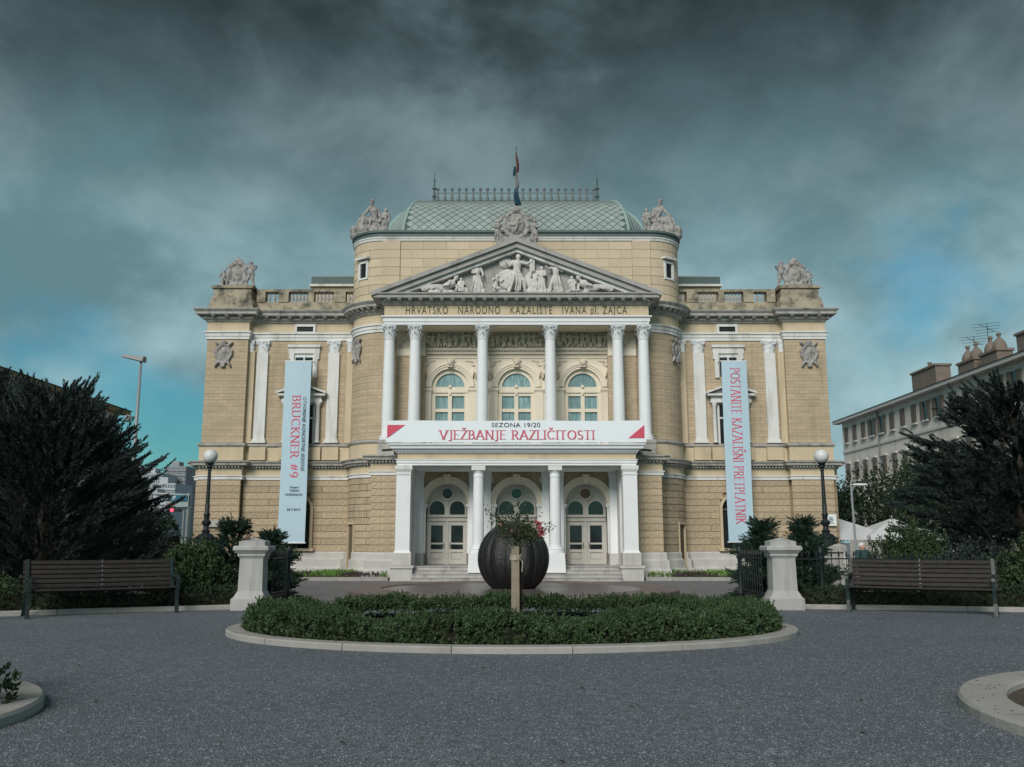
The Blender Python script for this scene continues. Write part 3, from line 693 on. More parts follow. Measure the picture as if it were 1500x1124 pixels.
    p = MB(); p.box(x-1.0, x+1.0, 45.75, 47.7, 14.1, 14.62); p.build('pedestal_block', 'grime', o)
    p = MB(); p.box(x-1.1, x+1.1, 45.65, 47.8, 14.62, 14.76); p.build('pedestal_cap', 'grime', o)
    # low roofs over the wings
    a, b = sorted((s*11.9, s*8.0))
    MB().box(a, b, 50.2, 62, 13.2, 16.0).build('attic_wall', 'ochre_plain', TH)
    MB().box(a-.15, b+.15, 50.0, 62, 16.0, 16.12).build('cornice', 'white_trim', TH); MB().box(a-.06, b+.06, 50.1, 62, 16.12, 16.58).build('fascia', 'patina_dark', TH)
    xi, xo = s*8.0, s*11.96
    MB().add([(xo, 50.1, 16.585), (xi, 50.1, 16.585), (xi, 62, 16.585), (xo, 62, 16.585), (s*9.9, 52.8, 17.5), (xi, 52.8, 17.5), (xi, 60, 17.5), (s*9.9, 60, 17.5)],
             [(0, 1, 5, 4), (1, 2, 6, 5), (2, 3, 7, 6), (3, 0, 4, 7), (4, 5, 6, 7)]).build('wing_roof', 'patina', TH)

# loggia wall with the three arched windows
LY = 44.3
for s in (-1, 1):
    a, b = sorted((s*6.05, s*4.62)); MB().box(a, b, 43.9, 45, 5.2, 10.55).build('wall', 'ochre', TH)
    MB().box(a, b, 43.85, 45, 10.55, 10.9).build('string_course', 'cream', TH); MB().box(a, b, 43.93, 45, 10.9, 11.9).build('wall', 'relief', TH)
MB().box(-6.5, 6.5, 42.75, 45, 11.84, 12.2).build('portico_ceiling', 'cream', TH)
def wall_with_arch(cx, half, z0, zs, r, ztop, y0, y1):
    m = MB(); n = 20
    m.box(cx-half, cx-r, y0, y1, z0, zs); m.box(cx+r, cx+half, y0, y1, z0, zs)
    for s in (-1, 1):
        pts = [(cx+s*half, zs), (cx+s*half, ztop)]+[(cx, ztop)]+[(cx+s*r*math.cos(math.pi/2-math.pi/2*i/n), zs+r*math.sin(math.pi/2-math.pi/2*i/n)) for i in range(n+1)]
        k = len(pts); vs = [(x, y0, z) for x, z in pts]+[(x, y1, z) for x, z in pts]
        ctr = 1; fs = []
        for i in range(2, k-1): fs += [(1, i, i+1), (k+1, k+i+1, k+i)]
        fs += [(1, k-1, 0), (k+1, k, 2*k-1)]
        fs += [(i, i+k, i+1+k, i+1) for i in range(k-1)]
        m.add(vs, fs)
    return m
LS, LR = 9.02, .93
for cx in (-3.36, 0, 3.36):
    wall_with_arch(cx, 1.67, 5.2, LS, LR, 10.5, LY, 45.0).build('bay_wall', 'cream', TH)
    a = MB(); a.ring(cx, LS, .94, 1.05, LY-.06, LY+.1); a.ring(cx, LS, 1.05, 1.15, LY-.10, LY+.1); a.ring(cx, LS, 1.15, 1.23, LY-.14, LY+.1); a.build('archivolt', 'cream', TH)
    for s in (-1, 1):
        MB().box(*sorted((cx+s*.90, cx+s*1.62)), LY-.12, LY+.1, LS-.17, LS-.06).box(*sorted((cx+s*.92, cx+s*1.58)), LY-.08, LY+.1, LS-.24, LS-.17).build('impost', 'cream', TH)
        MB().box(*sorted((cx+s*.95, cx+s*1.35)), LY-.05, LY+.1, 5.3, LS-.24).build('pilaster_strip', 'cream', TH)
    k = MB(); k.prism([(cx-.13, LS+1.0), (cx+.13, LS+1.0), (cx+.19, LS+1.42), (cx-.19, LS+1.42)], LY-.26, LY+.05); k.ell((cx, LY-.28, LS+1.24), (.13, .08, .17)); k.build('keystone', 'relief', TH)
    # frame and panes
    f = MB(); f.ring(cx, LS, .73, .93, LY+.12, LY+.3); f.box(cx-.93, cx+.93, LY+.10, LY+.3, LS-.16, LS+.02); f.box(cx-.93, cx+.93, LY+.06, LY+.3, LS-.28, LS-.16)
    for q in (-.83, 0, .83): f.box(cx+q-.10, cx+q+.10, LY+.10, LY+.3, 5.6, LS-.28)
    for z in (LS-.44, LS-1.26, LS-2.2, LS-3.0): f.box(cx-.93, cx+.93, LY+.13, LY+.3, z, z+.17)
    f.ell((cx, LY+.08, LS+.03), (.09, .07, .10)); f.ell((cx, LY+.08, LS-.30), (.08, .06, .14))
    w = f.build('window', 'cream', TH)
    MB().disc(cx, LS, .74, LY+.22, LY+.24, 0, math.pi).build('pane', 'curtain', w)
    for q in (-.415, .415):
        for z0, z1 in ((LS-1.1, LS-.43), (LS-2.04, LS-1.25), (LS-3.4, LS-2.18)): MB().box(cx+q-.33, cx+q+.33, LY+.22, LY+.24, z0, z1).build('pane', 'curtain', w)
    # mouldings above
    MB().box(cx-1.67, cx+1.67, LY-.05, 45, 10.5, 10.58).box(cx-1.5, cx+1.5, LY-.10, 45, 10.72, 10.80).box(cx-1.5, cx+1.5, LY-.16, 45, 10.92, 11.0).build('moulding', 'cream', TH)
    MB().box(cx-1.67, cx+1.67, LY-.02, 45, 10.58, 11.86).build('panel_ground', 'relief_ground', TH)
    d = MB(); [d.box(cx-1.48+i*.1, cx-1.42+i*.1, LY-.14, LY, 10.82, 10.91) for i in range(30)]; d.build('dentils', 'relief', TH, kind='stuff')

# ------------------------------------------------------------------ carved figures
POSE = {
 'stand': dict(hd=(0,-.01,.93), ch=(0,0,.74), pv=(.01,0,.52), sl=(-.12,0,.80), sr=(.12,0,.80), el=(-.18,-.03,.64), er=(.17,-.05,.65), hl=(-.15,-.12,.53), hr=(.10,-.16,.62), kl=(-.06,-.05,.28), kr=(.08,0,.28), fl=(-.07,-.02,.02), fr=(.09,.03,.02)),
 'stride': dict(hd=(.02,-.03,.94), ch=(0,0,.75), pv=(-.02,0,.52), sl=(-.12,0,.81), sr=(.13,0,.80), el=(-.20,-.02,.70), er=(.24,-.06,.76), hl=(-.30,-.05,.80), hr=(.34,-.1,.82), kl=(-.10,-.03,.28), kr=(.14,-.07,.30), fl=(-.22,.0,.02), fr=(.20,-.02,.02)),
 'sit': dict(hd=(0,-.06,.80), ch=(0,0,.60), pv=(0,.03,.36), sl=(-.13,0,.66), sr=(.13,0,.66), el=(-.20,-.06,.50), er=(.20,-.08,.50), hl=(-.12,-.20,.42), hr=(.14,-.22,.44), kl=(-.10,-.26,.36), kr=(.11,-.24,.33), fl=(-.10,-.24,.04), fr=(.13,-.20,.04)),
 'sitside': dict(hd=(-.02,-.04,.80), ch=(.04,0,.60), pv=(.08,.02,.36), sl=(-.07,-.06,.66), sr=(.13,.06,.66), el=(-.16,-.12,.52), er=(.20,.0,.50), hl=(-.26,-.12,.46), hr=(.22,-.08,.36), kl=(-.22,-.10,.38), kr=(-.14,.05,.36), fl=(-.30,-.08,.04), fr=(-.20,.05,.04)),
 'recline': dict(hd=(.40,-.04,.40), ch=(.28,0,.25), pv=(.06,0,.12), sl=(.24,-.10,.28), sr=(.32,.08,.30), el=(.20,-.18,.18), er=(.42,.04,.16), hl=(.08,-.18,.16), hr=(.40,-.10,.05), kl=(-.18,-.05,.16), kr=(-.14,.05,.22), fl=(-.46,-.04,.05), fr=(-.40,.05,.06)),
 'kneel': dict(hd=(.06,-.05,.68), ch=(.03,0,.50), pv=(0,.02,.28), sl=(-.09,-.02,.56), sr=(.14,.0,.55), el=(-.16,-.10,.48), er=(.22,-.08,.46), hl=(-.10,-.2,.58), hr=(.26,-.18,.54), kl=(-.10,-.18,.22), kr=(.10,-.12,.06), fl=(-.10,-.10,.03), fr=(.16,.14,.05)),
}
def fig(mb, o, h, pose='stand', flip=1, robe=0., child=False, turn=0., sy=1., rv=0.):
    J = {k: Vector(v) for k, v in POSE[pose].items()}
    if rv:
        for k in ('el', 'er', 'hl', 'hr', 'kl', 'kr'): J[k] = J[k]+Vector((rnd.uniform(-rv, rv), rnd.uniform(-rv, rv)*.5, rnd.uniform(-rv, rv)))
    c, s = math.cos(turn), math.sin(turn)
    def T(p): x, y, z = p[0]*flip, p[1], p[2]; return Vector((o[0]+(x*c-y*s)*h, o[1]+(x*s+y*c)*h*sy, o[2]+z*h))
    k = 1.3 if child else 1.
    C = lambda a, ra, b, rb: mb.cap(T(J[a]) if isinstance(a, str) else T(a), ra*h, T(J[b]) if isinstance(b, str) else T(b), rb*h, 10, 3)
    H = .066*k; hd = J['hd']; mb.ell(T(hd), (H*h*.92, H*h*sy, H*h*1.15)); mb.ell(T(hd+Vector((0, .015, .02))), (H*h*1.08, H*h*1.05*sy, H*h*1.0))
    mb.ell(T(hd+Vector((0, -H*.95, -.01))), (.012*h, .018*h, .018*h), 8, 6)
    C(hd-Vector((0, 0, .03)), .036*k, (J['ch']+hd)/2, .042*k); C('ch', .105*k, 'pv', .095*k); C('sl', .055*k, 'sr', .055*k)
    mid = (J['ch']+J['sl'])/2
    for a, b, d in (('sl', 'el', 'hl'), ('sr', 'er', 'hr')): C(a, .050*k, b, .036*k); C(b, .037*k, d, .025*k); mb.ell(T(J[d]), (.034*h,)*3, 8, 6)
    hip = {'kl': J['pv']+Vector((-.055, 0, -.02)), 'kr': J['pv']+Vector((.055, 0, -.02))}
    for a, b in (('kl', 'fl'), ('kr', 'fr')):
        C(hip[a], .078*k, a, .055*k); C(a, .056*k, b, .032*k); C(b, .03*k, J[b]+Vector((0, -.075, -.005)), .024*k)
    if robe:
        for a, b in (('kl', 'fl'), ('kr', 'fr')): C(hip[a], .10*robe, a, .085*robe); C(a, .088*robe, J[b]+Vector((0, 0, .03)), .085*robe)
        m = (J['kl']+J['kr'])/2; f = (J['fl']+J['fr'])/2; C('pv', .12*robe, m, .10*robe); C(m, .10*robe, f+Vector((0, 0, .03)), .11*robe)
        for i in range(4):
            t = (i-1.5)*.055; C(J['pv']+Vector((t*.8, -.08, -.02)), .022, J['kl']*.5+J['kr']*.5+Vector((t*1.8, -.10, 0)), .024); C(J['kl']*.5+J['kr']*.5+Vector((t*1.8, -.10, 0)), .024, f+Vector((t*2.3, -.10, .03)), .02)
        C('sl', .05, J['pv']+Vector((.05, -.07, 0)), .05)
# pediment relief, one carved group
TY = 42.72
mb = MB(); mb.box(-5.4, 5.4, TY-.05, TY+.1, 13.40, 13.50)
zb = 13.46
F_ = lambda x, h, pose, flip=1, robe=0., child=False, turn=0., dz=0., y=-.16: fig(mb, (x, TY+y, zb+dz), h, pose, flip, robe, child, turn, .75)
F_(0.05, 1.95, 'stride', 1, .55, turn=.15); F_(-1.95, 1.55, 'stand', -1, .9, turn=.2); F_(-1.05, 1.25, 'kneel', 1, .7, turn=.5); F_(-2.75, .85, 'sit', 1, .6, True)
F_(1.25, 1.35, 'stand', 1, .8, turn=-.3); F_(1.95, 1.58, 'stride', -1, .8, turn=.2); F_(2.75, .95, 'sit', -1, .5, True)
F_(-3.75, 1.9, 'recline', 1, .5); F_(3.85, 1.9, 'recline', -1, .5)
mb.cap((.72, TY-.2, 14.3), .05, (.78, TY-.2, 15.2), .05); mb.box(.66, .92, TY-.22, TY-.1, 14.55, 15.25); mb.ell((-.55, TY, 15.05), (.36, .16, .3)); mb.ell((-.3, TY, 14.2), (.7, .14, .55)); mb.ell((.9, TY, 14.1), (.5, .14, .6))
for i in range(22): x = rnd.uniform(-4.6, 4.6); mb.ell((x, TY-.1, zb+.05), (rnd.uniform(.12, .3), .2, rnd.uniform(.08, .26)), 8, 6)
link('pediment_sculpture', sculpt('pediment_sculpture', mb, .021, (0, 46, G2), 1), 'carving', TH)
# relief panels, spandrel figures
for n, cx in enumerate((-3.36, 0, 3.36)):
    mb = MB(); y = LY-.09; mb.box(cx-1.4, cx+1.4, LY-.06, LY, 11.02, 11.07)
    for i in range(9):
        x = cx-1.22+i*.305+rnd.uniform(-.04, .04); fig(mb, (x, y, 11.05), rnd.uniform(.66, .78), rnd.choice(['stand', 'stride', 'kneel', 'stride']), rnd.choice((-1, 1)), rnd.choice((0, .6)), True, rnd.uniform(-.5, .5), .9, .05)
    for i in range(5): mb.ell((cx-1.1+i*.55+rnd.uniform(-.1, .1), LY, 11.6+rnd.uniform(-.1, .08)), (.16, .06, .09), 8, 6)
    link('relief_panel', sculpt('relief_panel', mb, .017, (0, 46, G2), 0), 'relief', TH)
    for s in (-1, 1):
        mb = MB(); x = cx+s*1.36; mb.cap((x+s*.1, LY, 10.35), .09, (x+s*.14, LY, 9.6), .06)
        fig(mb, (x, LY-.07, 9.42), .98, 'stride', s, .6, False, -.3*s, .9, .03); mb.cap((x-s*.05, LY, 10.3), .07, (x-s*.55, LY, 10.38), .05); mb.cap((x+s*.16, LY, 9.5), .06, (x+s*.2, LY, 9.15), .03)
        link('spandrel_relief', sculpt('spandrel_relief', mb, .022, (0, 46, G2), 0), 'relief', TH)

# ------------------------------------------------------------------ attic block, roof, crest
AT = [(-8.7, 60), (-8.7, 46.2)]+arcp(-7.0, 46.2, 1.7, 180, 270)[1:]
ATF = AT+mir(AT)
MB().sweep(ATF, band(-.10, 13.2, 17.0, -.6)).build('attic_wall', 'joint', TH)
arows = 7; H = (16.82-13.5)/arows
for s in (-1, 1):
    a0, a1 = (180, 270) if s < 0 else (270, 360)
    arc_blocks(s*7.0, 46.2, 1.7, a0, a1, 13.5, 16.82, arows, 2, .12, .012, 'ochre_block', 'ashlar_block', (.48, .72, 14.9, 15.75) if s < 0 else (.28, .52, 14.9, 15.75), -.10)
    A = R(180+54) if s < 0 else R(360-54); px, py = s*7+1.7*math.cos(A), 46.2+1.7*math.sin(A)
    f = MB(); f.box(-.34, -.22, -.06, .3, 14.88, 15.75); f.box(.22, .34, -.06, .3, 14.88, 15.75); f.box(-.34, .34, -.06, .3, 14.8, 14.9); f.box(-.34, .34, -.06, .3, 15.68, 15.8); f.box(-.46, .46, -.22, .3, 15.88, 15.98)
    w = link('window', f.mesh('window', (0, 0, 15)), 'white_trim', TH, loc=(px, py, 15), rot=(0, 0, A+math.pi/2))
    link('pane', MB().box(-.22, .22, .03, .05, 14.9, 15.68).mesh('pane', (0, 0, 15)), 'dark', w).location = (0, 0, 0)
    x0, x1 = sorted((s*7.0, s*6.05)); blocks(((x0, 44.5), (x1, 44.5)), 13.5, 16.82, arows, .95, .18, .012, 'ochre_block', 'ashlar_block', push=-.1)
blocks(((-6.05, 44.5), (6.05, 44.5)), 13.5, 16.82, arows, 1.25, .11, .012, 'ochre_block', 'ashlar_block', push=-.1)
MB().sweep(ATF, [(-.3, 16.82), (.06, 16.82), (.09, 16.92), (.13, 16.96), (.13, 17.02), (-.3, 17.02)]).build('cornice', 'white_trim', TH)
MB().sweep(ATF, [(-.6, 17.02), (.14, 17.02), (.10, 17.2), (.18, 17.24), (.18, 17.36), (-.6, 17.42)]).build('gutter', 'patina_dark', TH)
MB().box(-8.4, 8.4, 45.2, 60, 17.0, 17.38).build('roof_deck', 'lead', TH)
# convex mansard: front face, canted corners, sides
RB = [(-7.9, 58), (-7.9, 49.2), (-6.15, 45.7), (6.15, 45.7), (7.9, 49.2), (7.9, 58)]
RT = [(-6.1, 56), (-6.1, 50.4), (-5.35, 49.3), (5.35, 49.3), (6.1, 50.4), (6.1, 56)]
RZ0, RZ1, NS = 17.38, 20.72, 14
def rp(k, f, t):                                        # point on face k (edge k..k+1), f along, t up
    ph = t*math.pi/2*.97; u = (1-math.cos(ph))/(1-math.cos(math.pi/2*.97)); v = math.sin(ph)/math.sin(math.pi/2*.97)
    u = .35*t+.65*u
    b = Vector(RB[k]).lerp(Vector(RB[k+1]), f); tt = Vector(RT[k]).lerp(Vector(RT[k+1]), f); p = b.lerp(tt, u)
    return Vector((p.x, p.y, RZ0+(RZ1-RZ0)*v))
for k in range(5):
    m = MB(); vs = [rp(k, f, i/NS) for i in range(NS+1) for f in (0, 1)]
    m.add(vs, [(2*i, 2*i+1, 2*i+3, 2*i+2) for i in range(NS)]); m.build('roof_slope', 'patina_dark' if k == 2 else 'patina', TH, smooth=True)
for k in range(1, 5): MB().tube([rp(k, 0, i/NS) for i in range(NS+1)], .10, 8).build('hip_rib', 'patina_rib', TH, smooth=True)
for k in (1, 3):
    for f in (.2, .4, .6, .8): MB().tube([rp(k, f, i/NS) for i in range(NS+1)], .03, 5).build('standing_seam', 'patina_rib', TH)
MB().add([(x, y, RZ1+.01) for x, y in RT], [tuple(range(6))]).build('roof_top', 'lead', TH)
MB().sweep([(x, y) for x, y in RT[1:5]], [(-.1, RZ1-.04), (.08, RZ1-.04), (.10, RZ1+.10), (-.1, RZ1+.10)]).build('ridge_roll', 'patina_dark', TH)
# diamond slates on the front slope
arcL = [0.]
for i in range(60): arcL.append(arcL[-1]+(rp(2, .5, (i+1)/60)-rp(2, .5, i/60)).length)
def t_of(l):
    for i in range(60):
        if arcL[i+1] >= l: return (i+(l-arcL[i])/(arcL[i+1]-arcL[i]))/60
    return 1.
TW, THh = .50, .50; rows = int(arcL[-1]/(THh/2)); cnt = 0; rest = MB()
for r in range(rows-1):
    l0 = r*THh/2
    for c in range(26):
        x = -6.25+TW*(c+.5*(r % 2))+.25
        fr = lambda l: abs(5.35+(6.15-5.35)*(1-(.35*t_of(l)+.65*(t_of(l)))))
        pts = []
        for dx, dl in ((0, 0), (TW/2, THh/2), (0, THh), (-TW/2, THh/2)):
            l = min(l0+dl, arcL[-1]); t = t_of(l); p = rp(2, .5, t); e = abs(rp(2, 0, t).x); g = .965
            pts.append((max(-e, min(e, x+dx*g)), p))
        if max(abs(q[0]) for q in pts) > 6.13 or abs(x) > 5.9: continue
        t = t_of(min(l0+.25, arcL[-1])); tg = (rp(2, .5, min(1, t+.01))-rp(2, .5, max(0, t-.01))).normalized(); nn = Vector((0, -tg.z, tg.y)); nn = nn if nn.y < 0 or nn.z > 0 else -nn
        ctr = Vector((sum(q[0] for q in pts)/4, sum(q[1].y for q in pts)/4, sum(q[1].z for q in pts)/4))
        top = [Vector((q[0], q[1].y, q[1].z))+nn*(.05 if j == 0 else .035 if j in (1, 3) else .015) for j, q in enumerate(pts)]
        top = [ctr+(q-ctr)*.96 for q in top]; bot = [q-nn*.03 for q in top]
        cnt += 1
        fs = [(0, 1, 2, 3), (0, 4, 5, 1), (1, 5, 6, 2), (2, 6, 7, 3), (3, 7, 4, 0)]
        if cnt <= 290: MB().add(top+bot, fs).build('roof_slate', 'patina', TH)
        else: rest.add(top+bot, fs)
rest.build('upper_roof_slates', 'patina', TH, kind='stuff')
# crest railing and finials
CRY = 49.35; cz = RZ1+.10
FIN = MB().lathe([(.16, 0), (.16, .1), (.10, .16), (.07, .3), (.13, .42), (.07, .52), (.05, .8), (.12, .88), (.12, .94), (.05, 1.0), (.035, 1.35), (.07, 1.42), (.03, 1.5), (.012, 1.95)], 10).mesh('finial', smooth=.6)
for u in (-4.78, 4.78): link('finial', FIN, 'patina_dark', TH, loc=(u, CRY, cz))
CBAR = MB().lathe([(.05, 0), (.05, .14), (.08, .16), (.085, .38), (.05, .42), (.05, .76), (.10, .82), (.095, .92), (.01, 1.0)], 8).mesh('crest_bar')
for i in range(23): link('crest_bar', CBAR, 'lead', TH, loc=(-4.78+9.56*(i+.5)/23, CRY, cz))
for z in (.16, .62): MB().box(-4.75, 4.75, CRY-.02, CRY+.02, cz+z, cz+z+.045).build('crest_rail', 'lead', TH)
SCR = MB()
for s in (-1, 1): SCR.tube([(s*.02, 0, .2), (s*.10, 0, .3), (s*.17, 0, .36), (s*.2, 0, .28), (s*.14, 0, .24)], .012, 5)
SCR = SCR.mesh('scroll')
for i in range(22): link('crest_scroll', SCR, 'lead', TH, loc=(-4.78+9.56*(i+1)/23, CRY, cz))

# ------------------------------------------------------------------ porch
PF = 41.25
PP = [(-5.55, 44.0), (-5.55, PF), (5.55, PF), (5.55, 44.0)]
MB().sweep(PP, [(-.55, 4.80), (.0, 4.80), (.0, 4.9), (.04, 4.91), (.04, 5.02), (.08, 5.05), (.08, 5.08), (-.55, 5.08)]).build('architrave', 'white', TH)
MB().sweep(PP, band(-.01, 5.08, 5.36, -.55)).build('frieze', 'ochre_plain', TH)
MB().sweep(PP, [(-.55, 5.36), (.06, 5.36), (.10, 5.44), (.12, 5.52), (.30, 5.56), (.32, 5.66), (.40, 5.72), (.40, 5.78), (-.55, 5.82)]).build('cornice', 'white', TH)
mb = MB(); [mb.box(x-.05, x+.05, PF-.17, PF, 5.44, 5.52) for x in [-5.6+.16*i for i in range(71)]]; mb.build('dentils', 'white', TH, kind='stuff')
MB().box(-5.5, 5.5, PF+.05, 44.0, 5.0, 5.3).build('porch_roof', 'lead', TH); MB().box(-5.2, 5.2, PF+.3, 44.1, 4.72, 4.9).build('porch_ceiling', 'white_trim', TH)
for u in (-3.4, 0, 3.4): MB().box(u-1.35, u+1.35, PF+.7, 43.8, 4.69, 4.72).build('ceiling_panel', 'white', TH)
DL = .2                                                  # landing height
for s in (-1, 1):
    x = s*5.24
    p = MB(); p.box(x-.33, x+.33, PF-.02, PF+.64, .92, 4.5); p.frus(x, PF+.31, .80, .92, .40, .40, .33, .33)
    o = p.build('corner_pillar', 'white', TH)
    MB().box(x-.36, x+.36, PF-.05, PF+.67, 4.36, 4.42).box(x-.40, x+.40, PF-.09, PF+.71, 4.62, 4.79).frus(x, PF+.31, 4.5, 4.62, .34, .34, .40, .40).build('capital', 'white_trim', o)
    MB().box(x-.42, x+.42, PF-.11, PF+.73, .26, .80).build('pedestal', 'plinth', o)
    for k in range(8): MB().box(x-.31+k*.085, x-.27+k*.085, PF-.035, PF, 4.44, 4.5).build('fluting', 'white_trim', o)
    b = MB(); b.box(x-.50, x+.50, PF-.25, 42.6, G2-.1, .12); b.box(x-.56, x+.56, PF-.31, 42.6, .12, .25); b.build('plinth_block', 'plinth', TH)
    a0, b0 = sorted((s*5.56, s*4.9)); MB().box(a0, b0, 42.6, 44.1, DL-.1, 4.8).build('side_wall', 'white_trim', TH)
    a0, b0 = sorted((s*4.92, s*4.55)); MB().box(a0, b0, 43.72, 44.1, .75, 4.5).box(a0-.04, b0+.04, 43.68, 44.1, 4.5, 4.72).build('pilaster', 'white', TH)
    MB().box(a0-.05, b0+.05, 43.66, 44.1, DL, .75).build('base', 'plinth', TH)
PCOL = MB().lathe([(.31, 0), (.31, .04), (.275, .08), (.27, .3), (.265, 1.2), (.25, 2.4), (.235, 3.2), (.255, 3.22), (.255, 3.27), (.235, 3.28), (.235, 3.4), (.29, 3.48), (.29, 3.52)], 26).mesh('porch_column', smooth=.5)
for u in (-1.78, 1.78):
    o = link('porch_column', PCOL, 'white', TH, loc=(u, PF+.33, 1.06))
    MB().box(u-.32, u+.32, PF+.0, PF+.66, 4.58, 4.79).build('abacus', 'white_trim', o)
    MB().lathe([(.42, 0), (.42, .08), (.38, .12), (.40, .17), (.36, .21), (.33, .26)], 24, (u, PF+.33, .80)).build('base', 'white', o, smooth=.5)
    MB().frus(u, PF+.33, -.08, .80, .45, .45, .41, .41).build('pedestal', 'white', o)
    for q in (-.36, .36): MB().box(u+q-.17, u+q+.17, 43.78, 44.1, .75, 4.5).box(u+q-.2, u+q+.2, 43.75, 44.1, 4.5, 4.72).build('pilaster', 'white', TH)
    MB().box(u-.56, u+.56, 43.74, 44.1, DL, .75).build('base', 'plinth', TH)
# steps and landing
for i in range(4):
    z1 = DL-i*.16; y0 = 41.62-i*.34
    MB().box(-4.74, 4.74, y0, 42.7, z1-.16-(.1 if i == 3 else 0), z1-.035).box(-4.74, 4.74, y0-.035, 42.7, z1-.033, z1).build('step', 'step', TH)
MB().box(-4.9, 4.9, 42.3, 46, -.3, DL-.004).build('landing', 'step', TH)
# arches and doors
DS, DR = 3.12, 1.02; DY = 44.0
for cx in (-3.42, 0, 3.42):
    wall_with_arch(cx, 1.71, DL, DS, DR, 4.8, DY+.02, 44.9).build('porch_wall', 'ochre', TH)
    a = MB(); a.ring(cx, DS, DR, 1.14, DY-.06, DY+.5); a.ring(cx, DS, 1.14, 1.25, DY-.11, DY+.1); a.ring(cx, DS, 1.25, 1.36, DY-.16, DY+.1); a.build('archivolt', 'cream', TH)
    k = MB(); k.prism([(cx-.12, DS+1.0), (cx+.12, DS+1.0), (cx+.18, DS+1.46), (cx-.18, DS+1.46)], DY-.24, DY+.05); k.ell((cx, DY-.24, DS+1.3), (.1, .06, .1)); k.build('keystone', 'cream', TH)
    for s in (-1, 1):
        x0, x1 = sorted((cx+s*1.02, cx+s*1.40)); p = MB(); p.box(x0, x1, DY-.10, DY+.3, .75, DS-.18); p.box(x0-.03, x1+.03, DY-.13, DY+.3, DS-.18, DS-.12); p.box(x0-.07, x1+.07, DY-.18, DY+.3, DS-.12, DS); o = p.build('arch_pier', 'white_trim', TH)
        MB().box(x0-.03, x1+.03, DY-.13, DY+.3, DL, .75).build('base', 'basin', o)
        rz_ = MB(); rz_.ring(cx+s*1.33, 4.32, .10, .2, DY-.07, DY+.1, 0, 2*math.pi, 16); rz_.disc(cx+s*1.33, 4.32, .08, DY-.10, DY+.1); rz_.build('rosette', 'cream', TH)
    # tympanum with two arched lights and an oculus
    g = MB(); Y0 = DY+.38
    t = MB(); t.disc(cx, DS, DR, Y0, Y0+.05, 0, math.pi, 24); t.box(cx-DR, cx+DR, Y0, Y0+.05, 2.5, DS); o = t.build('door_tympanum', 'door', TH)
    f = MB(); f.ring(cx, DS, .93, 1.03, Y0-.10, Y0+.02)
    for q in (-.5, .5): f.ring(cx+q, 2.92, .37, .45, Y0-.08, Y0+.02); [f.box(cx+q+e-.04, cx+q+e+.04, Y0-.08, Y0+.02, 2.62, 2.92) for e in (-.41, .41)]
    f.box(cx-1.0, cx+1.0, Y0-.14, Y0+.02, 2.5, 2.62); f.box(cx-1.0, cx+1.0, Y0-.10, Y0+.02, 2.3, 2.42); f.box(cx-1.0, cx+1.0, Y0-.05, Y0+.02, 2.42, 2.5); f.ring(cx, 3.66, .25, .33, Y0-.08, Y0+.02, 0, 2*math.pi); f.box(cx-.06, cx+.06, Y0-.10, Y0+.02, 2.62, 3.3)
    f.build('frame', 'door', o)
    for q in (-.5, .5): MB().disc(cx+q, 2.92, .37, Y0-.02, Y0-.01, 0, math.pi).box(cx+q-.37, cx+q+.37, Y0-.02, Y0-.01, 2.62, 2.92).build('pane', 'glass_dark', o)
    MB().disc(cx, 3.66, .25, Y0-.02, Y0-.01).build('pane', 'glass_dark' if cx < 3 else 'wood_door', o)
    for s in (-1, 1):
        x0, x1 = sorted((cx+s*.06, cx+s*.93)); d = MB(); d.box(x0, x1, Y0+.02, Y0+.06, DL, 2.3)
        d.box(x0, x0+.14, Y0-.04, Y0+.02, DL+.02, 2.28); d.box(x1-.14, x1, Y0-.04, Y0+.02, DL+.02, 2.28)
        for z0, z1 in ((2.10, 2.28), (1.18, 1.26), (.80, .94), (DL+.02, DL+.22)): d.box(x0+.14, x1-.14, Y0-.035, Y0+.02, z0, z1)
        d.box(x0+.22, x1-.22, Y0-.01, Y0+.02, DL+.28, .74); o = d.build('door', 'door', TH)
        MB().box(x0+.14, x1-.14, Y0+.005, Y0+.015, .94, 2.10).build('pane', 'glass_dark', o)
        MB().tube([(cx+s*.15, Y0-.05, 1.0), (cx+s*.15, Y0-.11, 1.02), (cx+s*.15, Y0-.11, 1.24), (cx+s*.15, Y0-.05, 1.26)], .016, 6).build('handle', 'iron', o)
    MB().box(cx-.06, cx+.06, Y0-.08, Y0+.04, DL, 2.3).box(cx-1.03, cx-.93, Y0-.06, Y0+.04, DL, 2.3).box(cx+.93, cx+1.03, Y0-.06, Y0+.04, DL, 2.3).build('door_frame', 'door', TH)
for s in (-1, 1):                                        # short water spouts at the porch ends
    MB().tube([(s*5.75, 42.0, 5.62), (s*6.3, 41.5, 5.52)], .05, 8).build('water_spout', 'iron', TH)

